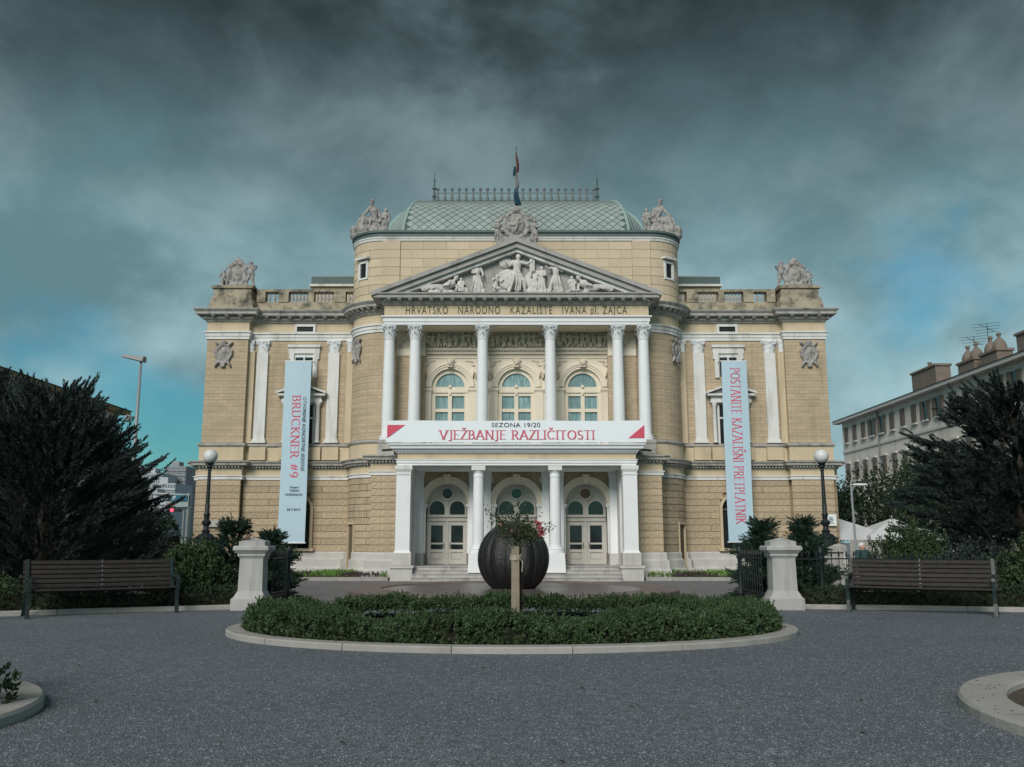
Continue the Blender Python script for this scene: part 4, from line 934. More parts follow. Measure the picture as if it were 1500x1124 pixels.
# ------------------------------------------------------------------ sculpture groups on the roofline
STL = 'seated stone woman with a standing child on the attic corner, %s banner side'
WGL = 'stone shield flanked by two cherubs on the pavilion pedestal, %s banner side'
SIDE = {-1: 'BRUCKNER', 1: 'POSTANITE'}
for s in (-1, 1):
    mb = MB(); o = Vector((s*7.65, 45.9, 17.38))
    mb.ell((0, 0, .05), (1.05, .75, .28)); fig(mb, (-.15, 0, .12), 1.95, 'sitside', 1, 1.0, False, .1); fig(mb, (.55, -.1, .18), 1.18, 'stand', -1, 0, True, .1)
    for x, y, z, r in ((-.62, -.2, .35, .36), (-.4, .1, .5, .42), (-.95, -.25, .12, .28), (0, .1, .4, .45), (.25, 0, .25, .3)): mb.ell((x, y, z), (r, r*.9, r*.85), 10, 7)
    mb.ell((-1.0, -.35, .3), (.2, .2, .24)); mb.cap((-1.0, -.3, .2), .14, (-.7, -.2, .15), .16)
    if s < 0: SG = sculpt('statue_group', mb, .022, smooth_it=1)
    tag(link('statue_group', SG, 'statue', None, loc=(BX+o.x, o.y, o.z), scale=(-s*1.06, 1.05, 1.25)), STL % SIDE[s], 'statue', 'seated women on the attic corners')
    mb = MB(); mb.box(-.95, .95, -.3, .3, 0, .1)
    mb.ell((0, 0, .62), (.40, .16, .52)); mb.ell((0, -.1, .62), (.26, .12, .36))
    for k in range(14): t = k*2*math.pi/14; mb.cap((math.cos(t)*.43, -.05, .62+math.sin(t)*.55), .09, (math.cos(t+.45)*.43, -.05, .62+math.sin(t+.45)*.55), .09, 8, 2)
    mb.cap((-.48, 0, 1.0), .1, (0, 0, 1.2), .16); mb.cap((.48, 0, 1.0), .1, (0, 0, 1.2), .16); mb.ell((0, 0, 1.25), (.22, .15, .16)); mb.cap((0, 0, 1.3), .10, (0, 0, 1.46), .04)
    fig(mb, (.68, 0, .08), 1.15, 'stride', -1, 0, True, -.3); fig(mb, (-.66, -.05, .02), .95, 'sit', 1, 0, True, .5); mb.ell((-.66, .05, .18), (.25, .22, .18)); mb.ell((.05, 0, .15), (.6, .22, .14))
    if s < 0: WG = sculpt('shield_group', mb, .02, smooth_it=1)
    tag(link('shield_group', WG, 'statue', None, loc=(BX+s*15.1, 46.35, 14.76), scale=(-s*1.08, 1.05, 1.22)), WGL % SIDE[s], 'statue', 'shield groups over the corner pavilions')
mb = MB(); mb.ell((0, 0, .78), (.56, .2, .66)); mb.ell((0, -.14, .78), (.40, .12, .5)); mb.box(-1.0, 1.0, -.25, .3, -.45, .1)
for k in range(16): t = k*2*math.pi/16; mb.cap((math.cos(t)*.60, -.05, .78+math.sin(t)*.70), .11, (math.cos(t+.4)*.60, -.05, .78+math.sin(t+.4)*.70), .11, 8, 2)
mb.ell((0, -.05, 1.56), (.26, .2, .18)); mb.ell((0, -.05, 1.66), (.12, .12, .14)); mb.cap((0, -.3, .5), .06, (.1, -.26, 1.0), .05); mb.cap((-.2, -.26, .7), .05, (.2, -.26, .82), .05)
for s in (-1, 1): fig(mb, (s*.92, -.05, -.1), 1.12, 'stand', s, .35, True, -s*.35); mb.cap((s*.6, 0, 1.25), .12, (s*.85, 0, 1.0), .08)
tag(link('crest_sculpture', sculpt('crest_sculpture', mb, .021, smooth_it=1), 'statue', None, loc=(BX, 42.55, 16.18)), 'stone coat of arms between two cherubs on the pediment peak', 'statue')
fp = thing('flagpole', 'thin flagpole with a limp tricolour flag above the pediment', 'flagpole', (BX, 43.3, 16.3))
MB().lathe([(.06, 0), (.05, 2), (.035, 5.1), (.05, 5.12), (.05, 5.2), (.01, 5.3)], 8, (BX, 43.3, 16.3)).build('pole', 'lead', fp)
def flag_piece(z0, z1, w0, w1, ph):
    m = MB(); n = 14; vs = []
    for j in range(9):
        t = j/8; z = z0+(z1-z0)*t; w = w0+(w1-w0)*t
        for i in range(n): a = 2*math.pi*i/n; r = w*(1+.45*math.sin(3*a+ph+2*t)); vs.append((BX+.03+r*math.cos(a)+.04*math.sin(5*t+ph), 43.3+r*.8*math.sin(a), z))
    m.add(vs, [(j*n+i, j*n+(i+1) % n, (j+1)*n+(i+1) % n, (j+1)*n+i) for j in range(8) for i in range(n)]); return m
flag_piece(20.1, 21.2, .065, .04, 0).build('flag_red_stripe', 'flag_red', fp, smooth=True); flag_piece(19.3, 20.15, .055, .07, 1).build('flag_white_stripe', 'flag_white', fp, smooth=True)
m_ = flag_piece(18.35, 19.4, .15, .05, 2); m_.cap((BX-.12, 43.2, 19.95), .06, (BX-.08, 43.2, 20.35), .05); m_.build('flag_blue_stripe', 'flag_blue', fp, smooth=True)

# ------------------------------------------------------------------ banners
def clothy(x, w, z0, z1, px, pz): f = (pz-z0)/(z1-z0); q = (px-x)/w; return 45.15+.045*math.sin(f*5+q*2)+.012*math.sin(f*19+q*5)-.03*math.cos(q*3.1)*f
def banner_long(x, z0, z1, w, label, nm, ztop_txt):
    Y = 45.15; t = thing('hanging_banner', label, 'banner', (x, Y, z0), group=None)
    m = MB(); n = 60; vs = []
    for j in range(n+1):
        f = j/n; z = z0+(z1-z0)*f
        for i in range(5): q = i/4-.5; vs.append((x+q*w, clothy(x, w, z0, z1, x+q*w, z), z))
    o = len(vs); vs += [(a, b+.012, c) for a, b, c in vs]
    fs = [(j*5+i, j*5+i+1, (j+1)*5+i+1, (j+1)*5+i) for j in range(n) for i in range(4)]; fs += [tuple(o+k for k in reversed(f)) for f in fs]
    m.add(vs, fs); m.build('cloth', 'ban_blue', t, smooth=True)
    for z in (z0-.03, z1+.03): MB().tube([(x-w/2-.05, Y, z), (x+w/2+.05, Y, z)], .035, 8).build('rod', 'white', t)
    for q in (-1, 1): MB().tube([(x+q*w/2, Y, z1+.03), (x+q*w/2, 46.0, z1+.12)], .02, 6).build('bracket', 'iron', t); MB().tube([(x+q*w/2, Y, z0-.03), (x+q*w/2, 45.95, z0-.03)], .02, 6).build('bracket', 'iron', t)
    return t, Y-.10
tl, Yt = banner_long(-11.07, 1.28, 10.5, 1.36, 'pale blue hanging banner reading BRUCKNER #9', 'b', 0)
xb = -11.07
serif_text('BRUCKNER #9', .42, lambda x, y, d: (xb-.22+y, clothy(xb, 1.36, 1.28, 10.5, xb-.22+y, 6.62-x)-.004-d, 6.62-x), 'red', tl, width=4.2)
sans_text('lettering', 'OTVORENJE KONCERTNE SEZONE', .17, 'ink', tl, (xb+.34, Yt+.03, 6.75), (math.pi/2, math.pi/2, 0), 1.1, 3.75)
for z, t, h, w in ((3.98, 'Dirigent:', .10, .46), (3.80, 'YORDAN', .12, .5), (3.60, 'KAMDZHALOV', .12, .86), (2.85, '28 9 2019', .12, .66)): sans_text('lettering', t, h, 'ink', tl, (xb+.05, clothy(xb, 1.36, 1.28, 10.5, xb, z+.05)-.02, z), (math.pi/2, 0, 0), 1., w)
tr, Yt = banner_long(11.5, 1.32, 10.5, 1.30, 'pale blue hanging banner reading POSTANITE KAZALIŠNI PRETPLATNIK', 'b', 0)
xr = 11.5
serif_text('POSTANITE KAZALIŠNI PRETPLATNIK', .48, lambda x, y, d: (xr-.22+y, clothy(xr, 1.30, 1.32, 10.5, xr-.22+y, 6.18-x)-.004-d, 6.18-x), 'red', tr, width=7.95, space=.12)
sans_text('lettering', 'www.hnk-zajc.hr', .15, 'ink', tr, (xr+.0, clothy(xr, 1.3, 1.32, 10.5, xr, 1.58)-.02, 1.52), (math.pi/2, 0, 0), 1., 1.1)
BY = 40.82; tb = thing('porch_banner', 'wide white banner reading SEZONA 19/20 VJEŽBANJE RAZLIČITOSTI above the porch', 'banner', (BX, BY, 5.8))
x0, x1 = -5.82, 6.2; m = MB(); n = 40; vs = []
for i in range(n+1):
    x = x0+(x1-x0)*i/n
    for j in range(4): vs.append((x, BY+.008*math.sin(i*.9+j), 5.82+(6.83-5.82)*j/3+(.012*math.sin(i*.35) if j == 3 else 0)))
o = len(vs); vs += [(a, b+.012, c) for a, b, c in vs]; fs = [(i*4+j, i*4+4+j, i*4+5+j, i*4+j+1) for i in range(n) for j in range(3)]
m.add(vs, fs+[tuple(o+k for k in reversed(f)) for f in fs]); m.build('cloth', 'ban_white', tb, smooth=True)
for x in np.linspace(x0+.1, x1-.1, 7): MB().box(x-.03, x+.03, BY+.03, BY+.09, 5.78, 6.8).build('support_post', 'iron', tb)
cxb = .23; Yb = BY-.02
serif_text('VJEŽBANJE RAZLIČITOSTI', .40, lambda x, y, d: (cxb+x, Yb-d, 5.97+y), 'red', tb, width=7.15, space=.12)
sans_text('lettering', 'SEZONA 19/20', .21, 'ink', tb, (cxb-.05, Yb, 6.53), (math.pi/2, 0, 0), 1.05, 2.25)
MB().prism([(x0+.05, 6.63), (x0+.88, 6.63), (x0+.05, 6.03)], Yb-.004, Yb).build('red_triangle', 'red', tb); MB().prism([(x1-.08, 6.63), (x1-.08, 6.02), (x1-.82, 6.02)], Yb-.004, Yb).build('red_triangle', 'red', tb)
# small plaques on the wings
p = thing('wall_plaque', 'pale worn marble plaque on the ground floor wall beside a lamp post', 'plaque', (-15.0, 45.4, 2.0)); MB().box(-15.5, -14.55, 45.42, 45.47, 2.05, 2.36).build('slab', 'plinth', p)
p = thing('wall_sign', 'small white square sign with dark symbol on the pavilion corner', 'sign', (16.1, 45.35, 2.0)); MB().box(15.85, 16.4, 45.38, 45.44, 2.1, 2.68).build('board', 'sign_white', p); m = MB(); m.ring(16.12, 2.42, .08, .12, 45.372, 45.378, 0, 6.2832); m.disc(16.12, 2.42, .05, 45.37, 45.378); m.box(15.98, 16.26, 45.37, 45.378, 2.22, 2.26); m.build('symbol', 'tower_win', p)

# ------------------------------------------------------------------ foliage builders (numpy)
def unit(v): return v/np.maximum(np.linalg.norm(v, axis=-1, keepdims=True), 1e-6)
def blades(P, D, L, Wd):
    """one thin double-tapered leaf (2 tris) per row: base P, direction D, length L, width Wd"""
    n = len(P); r = unit(np.cross(D, nr.normal(size=(n, 3))))
    mid = P+D*(L*.45)[:, None]; V = np.stack([P, mid+r*(Wd/2)[:, None], P+D*L[:, None], mid-r*(Wd/2)[:, None]], 1).reshape(-1, 3)
    F = (np.array([[0, 1, 2, 3]])[None]+(np.arange(n)*4)[:, None, None]).reshape(-1, 4); return V, F
def sprays(O, A, Ln, nb, bl, bw, spread=.75, taper=.6):
    """needle sprays: axis from O along A (unit) of length Ln, nb blades each"""
    n = len(O); t = nr.random((n, nb))**.8; P = O[:, None]+A[:, None]*(t*Ln[:, None])[..., None]
    q = unit(nr.normal(size=(n, nb, 3))); q = unit(q-A[:, None]*(q*A[:, None]).sum(-1, keepdims=True))
    D = unit(A[:, None]+q*spread*(.6+.7*nr.random((n, nb, 1)))*(1.15-t*taper)[..., None]); L = bl*(1-taper*.6*t)*(.7+.6*nr.random((n, nb)))
    return blades(P.reshape(-1, 3), D.reshape(-1, 3), L.ravel(), np.full(n*nb, bw)*(.7+.6*nr.random(n*nb)))
def limbs(mb, base, tips, r0, k=3):
    for tp in tips:
        b = Vector(base(tp)); m = b.lerp(Vector(tp), .5)+Vector((0, 0, -.05)); mb.tube([b, m, tp], [r0, r0*.6, r0*.2], 5)
def conifer(name, label, x, y, H, Rr, m, n, up=.8, z0=None, lean=0., nb=95, bl=.20, bw=.028, prof=None, low=.05, plume=(.6, 1.25), group=None, tops=5, spread=.8, boughs=0, rise=.3):
    g = gz(y) if z0 is None else z0; t = thing(name, label, 'tree' if H > 2.5 else 'shrub', (x, y, g), group=group)
    prof = prof or (lambda h: (1-h)**.62*(.55+.45*min(1, h/.18)))
    hs = nr.random(n*3); pr = np.array([prof(h) for h in hs]); keep = nr.random(n*3) < pr/pr.max()*.9+.1; hs = hs[keep][:n]; k = len(hs)
    rad = np.array([prof(h) for h in hs])*Rr; az = nr.random(k)*6.283; fr = np.sqrt(.30+.70*nr.random(k))
    wob = 1+.16*np.sin(az*3+hs*9)+.13*np.sin(az*7-hs*17)+.10*np.clip(nr.normal(size=k), -2, 1.3)
    rr = rad*fr*wob; O = np.stack([x+rr*np.cos(az)+lean*hs, y+rr*np.sin(az), g+(low+hs*(1-low))*H*.93], 1)
    if boughs:                                          # sprays set along layered boughs
        bh = np.sort(nr.random(boughs)**.9)*.97; ba = np.arange(boughs)*2.399+nr.normal(size=boughs)*.25; bl_ = np.array([prof(h) for h in bh])*Rr*(.78+.34*nr.random(boughs))+.15
        j = nr.choice(boughs, k, p=(bl_/bl_.sum())); s_ = .18+.82*nr.random(k)**.75; hs = np.clip(bh[j], 0, 1); lat = nr.normal(size=k)*.20*bl_[j]*(1.08-s_); az = ba[j]
        rr = s_*bl_[j]; O = np.stack([x+rr*np.cos(az)-lat*np.sin(az), y+rr*np.sin(az)+lat*np.cos(az), g+(low+bh[j]*(1-low))*H*.90+rise*rr+.10*rr*s_-.10*np.abs(lat)+nr.normal(size=k)*.05], 1)
        az = az+lat/np.maximum(bl_[j], .3)*1.6
    A = unit(np.stack([np.cos(az)*(1-hs*.65), np.sin(az)*(1-hs*.65), up*(.7+hs)+0*az], 1)+nr.normal(size=(k, 3))*.16)
    Ln = (plume[0]+(plume[1]-plume[0])*nr.random(k))*(1-.25*hs)*min(1., H/4)
    V, F = sprays(O-A*(Ln*.4)[:, None], A, Ln, nb, bl, bw, spread*1.1, .62)
    c = link('foliage', npmesh('foliage', V-np.array([x, y, g]), F), m, t); c['kind'] = 'stuff'
    tr = MB(); tr.tube([(x, y, g-.1), (x+lean*.3, y, g+H*.4), (x+lean*.8, y, g+H*.85)], [H*.035, H*.022, H*.006], 9); tr.build('trunk', 'bark', t, smooth=True)
    lm = MB()
    for i in range(26): j = rnd.randrange(k); p = O[j]; zb_ = max(g+.1, p[2]-math.hypot(p[0]-x, p[1]-y)*.6); lm.tube([(x, y, zb_), tuple((p*.6+np.array([x, y, zb_])*.4)), tuple(p)], [H*.010, H*.006, .008], 5)
    lm.build('limbs', 'bark', t); return t
def leafmass(pts, nrm, size, sprigs=5, up=.5, asp=.5):
    """small leaf sprigs at surface points"""
    n = len(pts); A = unit(nrm*(1-up)+np.array([0, 0, up])+nr.normal(size=(n, 3))*.35)
    return sprays(pts-A*size, A, np.full(n, size*2.2)*(.6+.8*nr.random(n)), sprigs, size, size*asp, 1.1, .4)
def bush(name, label, cat, x, y, rx, ry, h, m, n, size=.07, sprigs=9, up=.45, group=None, lumps=.18, z0=None, stem=True):
    g = gz(y) if z0 is None else z0; t = thing(name, label, cat, (x, y, g), group=group)
    d = unit(nr.normal(size=(n, 3))); d[:, 2] = np.abs(d[:, 2])*1.0-.12*nr.random(n); a = np.arctan2(d[:, 1], d[:, 0])
    k = (1+lumps*np.sin(a*4+d[:, 2]*5)+lumps*.7*np.sin(a*9-d[:, 2]*8))*(1-.42*nr.random(n)**2)
    P = np.stack([d[:, 0]*rx*k, d[:, 1]*ry*k, np.maximum(.05, h*.12+d[:, 2]*h*.88*k)], 1)
    V, F = leafmass(P, d, size, sprigs, up); c = link('foliage', npmesh('foliage', V, F), m, t); c['kind'] = 'stuff'
    s = MB()
    for i in range(9): p = P[rnd.randrange(n)]*.75; s.tube([(rnd.uniform(-.05, .05), rnd.uniform(-.05, .05), -.03), (p[0]*.5, p[1]*.5, p[2]*.6), tuple(p)], [.018, .012, .004], 5)
    link('stems', s.mesh('stems'), 'bark', t); return t
def hedge_strip(name, label, path, width, h, m, dens=260, size=.05, sprigs=8, z=0., group=None, cat='hedge', part=None, low=0., shoots=10, wav=1.):
    """clipped row along a polyline, with a lumpy top"""
    t = part if part is not None else thing(name, label, cat, (path[0][0], path[0][1], z), group=group); Ps = []; Ns = []; core = MB()
    O0 = np.array(ORG[t.name])
    for (x0, y0), (x1, y1) in zip(path, path[1:]):
        L = math.hypot(x1-x0, y1-y0); n = int(L*(width+2*h)*dens); d = ((x1-x0)/L, (y1-y0)/L); s = nr.random(n)*L; q = nr.random(n)*(width+2*h); j = nr.normal(size=n)*.035
        a = np.where(q < h, -width/2, np.where(q > h+width, width/2, q-h-width/2)); zz_ = np.where(q < h, q, np.where(q > h+width, h-(q-h-width), h))
        zz_ = zz_*(1+wav*(.10*np.sin((x0+s*d[0])*2.9+y0*1.3)+.07*np.sin((x0+s*d[0])*7.1+a*5+y0*3)))-.04*nr.random(n); zz_ = low+zz_*(1-low/h)-.05*nr.random(n)*(low > 0); a = a*(1-.18*(zz_/h)**3)+j-np.sign(a)*.05*nr.random(n)
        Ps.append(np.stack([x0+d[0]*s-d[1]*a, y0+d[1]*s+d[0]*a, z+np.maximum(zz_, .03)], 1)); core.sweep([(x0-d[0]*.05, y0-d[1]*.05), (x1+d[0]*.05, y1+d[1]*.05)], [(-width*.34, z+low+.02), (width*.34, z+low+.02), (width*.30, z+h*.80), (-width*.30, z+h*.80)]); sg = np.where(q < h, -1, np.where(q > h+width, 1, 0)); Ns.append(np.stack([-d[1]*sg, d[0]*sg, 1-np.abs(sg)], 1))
    P = np.concatenate(Ps); Nn = np.concatenate(Ns); V, F = leafmass(P, Nn, size, sprigs, .55)
    tp = P[P[:, 2] > z+h*.75]; k = min(len(tp), int(shoots*len(path)*.9)*3); S = tp[nr.integers(0, len(tp), k)]; A = unit(nr.normal(size=(k, 3))*.28+np.array([0, 0, 1.])); ln = h*(.18+.5*nr.random(k)**1.6)
    V2, F2 = sprays(S-A*.03, A, ln, 22, size*.95, size*.42, .9, .5); F = np.concatenate([F, F2+len(V)]); V = np.concatenate([V, V2])
    c = link('foliage', npmesh('foliage', V-O0, F), m, t); c['kind'] = 'stuff'
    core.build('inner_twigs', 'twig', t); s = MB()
    for i in range(int(len(P)/500)+6): p = Vector(P[rnd.randrange(len(P))]); s.tube([(p.x*.98+rnd.uniform(-.05, .05), p.y, z-.02), tuple(p)], [.012, .004], 4)
    s.build('stems', 'bark', t, kind='stuff'); return t

# ------------------------------------------------------------------ oval bed with kerb, hedge, white pebbles, rose
BC, BA, BB = (0., 13.68), 4.20, 2.86
def ell(a, b, t): return (BC[0]+a*math.cos(t), BC[1]+b*math.sin(t))
kt = thing('oval_kerb', 'low pale stone kerb ringing the oval hedge bed', 'kerb', (0, BC[1], 0))
NK = 18
for i in range(NK):
    pts = [ell(BA-.15, BB-.15, -(2*math.pi*(i+(j/6)*.996+.002)/NK)) for j in range(7)]
    MB().sweep(pts, [(-.13, -.05), (.13, -.05), (.13, .062), (.112, .08), (-.112, .08), (-.13, .062)]).build('kerb_stone', 'kerb', kt)
mb = MB(); mb.add([ell(BA-.2, BB-.2, 2*math.pi*i/48)+(.05,) for i in range(48)], [tuple(range(48))]); so = mb.build('bed_soil', 'soil'); so['kind'] = 'structure'
# white pebbles along the far kerb
n = 2600; a = .35+nr.random(n)*2.44; r = .90+.09*nr.random(n); X = BC[0]+(BA-.3)*r*np.cos(a); Y = BC[1]+(BB-.3)*r*np.sin(a); S = .025+.04*nr.random(n)**1.5
base = np.array([(1,0,0),(0,1,0),(-1,0,0),(0,-1,0),(0,0,.6)]); Bv = base[None]*(.6+.7*nr.random((n, 5, 1)))*S[:, None, None]; Bv[..., 0] += X[:, None]; Bv[..., 1] += Y[:, None]; Bv[..., 2] += .07
Fv = (np.array([(0,1,4),(1,2,4),(2,3,4),(3,0,4)])[None]+(np.arange(n)*5)[:, None, None]).reshape(-1, 3)
o = link('white_pebbles', npmesh('white_pebbles', Bv.reshape(-1, 3), Fv), 'white_stone'); o['kind'] = 'stuff'; o['label'] = 'white pebbles along the far edge of the oval bed'; o['category'] = 'pebbles'
OH = thing('oval_hedge', 'clipped green hedge growing in a ring inside the oval kerb', 'hedge', (0, BC[1], .05))
hedge_strip('foliage', '', [ell(3.52, 2.12, -math.pi*1.06+math.pi*1.12*i/18) for i in range(19)], .80, .255, 'hedge', 900, .040, 11, .05, part=OH, shoots=110, wav=2.2)
hedge_strip('foliage', '', [ell(3.45, 2.15, .19+(math.pi-.38)*i/14) for i in range(15)], .60, .27, 'hedge', 520, .042, 10, .05, part=OH, low=.13, shoots=80, wav=2.2)
# standard rose with its stake
st = thing('wooden_stake', 'square weathered wooden stake tied to the rose in the oval bed', 'stake', (.05, 13.68, .03))
m = MB(); m.frus(.05, 13.68, -.1, 1.22, .062, .062, .058, .058); m.frus(.05, 13.68, 1.22, 1.235, .058, .058, .05, .05); m.build('post', 'stake', st)
m = MB()
for k in range(4): m.tube([(.05+.075*math.cos(a)+.02*k*.2, 13.68+.075*math.sin(a), 1.05+.018*k+.02*math.sin(a)) for a in [i*.524 for i in range(13)]], .011, 5)
m.tube([(.10, 13.6, 1.07), (.16, 13.58, 1.0), (.15, 13.58, .86)], .008, 5); m.build('rope', 'rope', st)
rs = thing('rose_tree', 'standard rose with pink blooms beside the wooden stake', 'rose', (.13, 13.76, .03))
m = MB(); m.tube([(.13, 13.76, 0), (.14, 13.78, .6), (.12, 13.76, 1.2), (.10, 13.72, 1.45)], [.022, .02, .018, .012], 7)
tips = [(-.40, 1.78), (-.30, 1.64), (-.15, 1.70), (0, 1.80), (.12, 1.84), (.22, 1.68), (.38, 1.62), (.50, 1.52), (.58, 1.50), (.30, 1.45), (-.2, 1.45), (.05, 1.6), (.16, 1.38), (-.05, 1.36), (.40, 1.40), (-.12, 1.55), (.28, 1.58)]
TP = [(tx, 13.72+rnd.uniform(-.28, .28), tz) for tx, tz in tips]
for p in TP: m.tube([(.10, 13.72, 1.32), (p[0]*.5+.05, (p[1]+13.72)/2, (p[2]+1.36)/2+.05), p], [.011, .008, .004], 5)
m.build('stems', 'bark', rs, smooth=True)
P = []; 
for p in TP:
    b = np.array([.10, 13.72, 1.34]); e = np.array(p)
    for i in range(38): t = .25+.78*nr.random(); P.append(b*(1-t)+e*t+nr.normal(size=3)*(.035 if p[0] in (-.40, .58) else .065))
P = np.array(P); V, F = leafmass(P, unit(P-np.array([.1, 13.72, 1.4])), .032, 4, .3, .75); c = link('foliage', npmesh('foliage', V-np.array(ORG[rs.name]), F), 'rose_leaf', rs); c['kind'] = 'stuff'
RB_ = MB()
for k in range(3):
    for j in range(5): a = j*1.257+k*.6; RB_.ell((.018*(k+.4)*math.cos(a), .018*(k+.4)*math.sin(a), .012-.008*k), (.018, .018, .014), 6, 4)
RB_ = RB_.mesh('bloom', smooth=True)
for x, y, z, s in ((.40, 13.55, 1.56, 1.1), (.42, 13.52, 1.49, .9), (.44, 13.50, 1.43, 1.2), (.37, 13.58, 1.60, .7), (-.17, 13.52, 1.55, .6), (.0, 13.5, 1.46, .5)): link('bloom', RB_, 'petal', rs, loc=(x, y, z), scale=(s*.95,)*3, rot=(1.1, 0, s*3))

# ------------------------------------------------------------------ sphere fountain
FX, FY, FR = .05, 28.0, 5.02
ft = thing('fountain', 'dark ribbed stone sphere fountain in a low round red-brown basin', 'fountain', (FX, FY, G2))
m = MB(); m.lathe([(FR-.02, -.05), (FR, 0), (FR, .33), (FR-.03, .37), (FR-.95, .39), (FR-1.0, .36), (FR-1.0, .1)], 72, (FX, FY, G2)); m.build('basin', 'basin', ft, smooth=.5)
MB().add([(FX+(FR-.99)*math.cos(2*math.pi*i/64), FY+(FR-.99)*math.sin(2*math.pi*i/64), G2+.345) for i in range(64)], [tuple(range(64))]).build('water', 'water', ft)
m = MB(); n1, n2 = 168, 30; vs = []; zc, Rs = .80, 1.12
for j in range(n2+1):
    ph = R(-60)+(R(88)-R(-60))*j/n2
    for i in range(n1):
        a = 2*math.pi*i/n1; g = abs(math.sin(a*7.0+.4))**.5; r = Rs*(.925+.075*g)*math.cos(ph)
        vs.append((FX+r*math.cos(a), FY+r*math.sin(a), zc+Rs*math.sin(ph)))
m.add(vs, [(j*n1+i, j*n1+(i+1) % n1, (j+1)*n1+(i+1) % n1, (j+1)*n1+i) for j in range(n2) for i in range(n1)]+[tuple(n2*n1+i for i in range(n1)), tuple(range(n1))[::-1]]); m.build('sphere', 'sphere', ft, smooth=.9)

# ------------------------------------------------------------------ gate piers, bird
def pier(x, y, label, rz):
    t = thing('gate_pier', label, 'gate pier', (x, y, 0), rz, org=(0, 0, 0))
    B = lambda mb, nm, mt='pier': link(nm, mb.mesh(nm), mt, t, scale=(.82, .82, 1))
    m = MB(); m.box(-.41, .41, -.41, .41, -.2, .21); m.frus(0, 0, .21, .25, .41, .41, .36, .36); m.frus(0, 0, .25, .36, .36, .36, .29, .29); B(m, 'base')
    m = MB(); m.frus(0, 0, .36, .99, .285, .285, .272, .272); B(m, 'shaft')
    m = MB(); m.frus(0, 0, .99, 1.03, .285, .285, .31, .31); m.box(-.325, .325, -.325, .325, 1.03, 1.08); m.frus(0, 0, 1.08, 1.14, .34, .34, .40, .40); m.box(-.415, .415, -.415, .415, 1.14, 1.20); m.frus(0, 0, 1.20, 1.225, .415, .415, .39, .39); B(m, 'cornice')
    m = MB(); m.box(-.305, .305, -.305, .305, 1.225, 1.31); m.frus(0, 0, 1.31, 1.385, .305, .305, .01, .01); B(m, 'cap'); return t
pier(-5.10, 17.9, 'pale stone gate pier with a brown bird perched on its cap', R(3)); pier(5.35, 18.0, 'pale stone gate pier between the two dwarf spruces and the oval hedge', R(-3))
m = MB(); m.ell((0, 0, .05), (.055, .03, .035), 10, 7); m.ell((.052, 0, .085), (.024, .022, .024), 8, 6); m.cap((-.04, 0, .04), .016, (-.115, 0, .015), .007, 6, 2); m.cap((.07, 0, .085), .008, (.092, 0, .082), .002, 6, 2)
for s in (-1, 1): m.cap((.005, s*.01, .02), .004, (.008, s*.012, -.01), .003, 5, 2)
bd = link('bird', sculpt('bird', m, .006, smooth_it=1), 'bird', None, loc=(-5.2, 17.68, 1.335)); tag(bd, 'small brown bird perched on the pier cap', 'bird')

# ------------------------------------------------------------------ iron fences
BARM = MB().lathe([(.0095, 0), (.0095, .86), (.022, .875), (.02, .91), (.003, .98)], 6).mesh('bar')
POSTM = MB().lathe([(.10, 0), (.10, .07), (.06, .10), (.06, .16), (.085, .20), (.06, .24), (.048, .28), (.046, .86), (.07, .89), (.07, .93), (.04, .96), (.065, 1.01), (.06, 1.05), (.01, 1.13)], 12).mesh('post', smooth=.7)
def fence(label, p0, p1, z0, h=1., step=.13, posts=(1,), zb=None, group=None):
    L = math.hypot(p1[0]-p0[0], p1[1]-p0[1]); a = math.atan2(p1[1]-p0[1], p1[0]-p0[0]); t = thing('iron_fence', label, 'fence', (p0[0], p0[1], z0), a, group, org=(0, 0, 0)); n = int(L/step)
    for i in range(n): link('bar', BARM, 'iron', t, loc=((i+.5)*L/n, 0, 0), scale=(1, 1, h))
    for z in (.10, .16, .80*h): link('rail', MB().box(0, L, -.016, .016, z, z+.028).mesh('rail'), 'iron', t)
    for q in posts: link('post', POSTM, 'iron', t, loc=(q*L, 0, -.12), scale=(1, 1, h*1.03))
    b = MB().box(-.1, L+.15, -.17, .17, -.7, -.10); link('base', b.mesh('base'), 'kerb', t); return t
fence('black iron fence panel running from the bird-topped pier towards the theatre', (-4.80, 18.1), (-4.80, 19.45), .12, 1.05, .14)
fence('black iron fence panel running from the plain pier towards the theatre', (5.03, 18.2), (4.93, 19.6), .12, 1.05, .14)
fence('black iron railing behind the bench on the flat side of the dwarf spruces', (5.75, 18.7), (13.5, 19.6), .1, 1.05, .16, (.0, .085, .5, 1))
fence('black iron railing behind the round bush and bench', (-16.0, 24.6), (-6.4, 22.9), -.3, 1.05, .16, (0, .5))

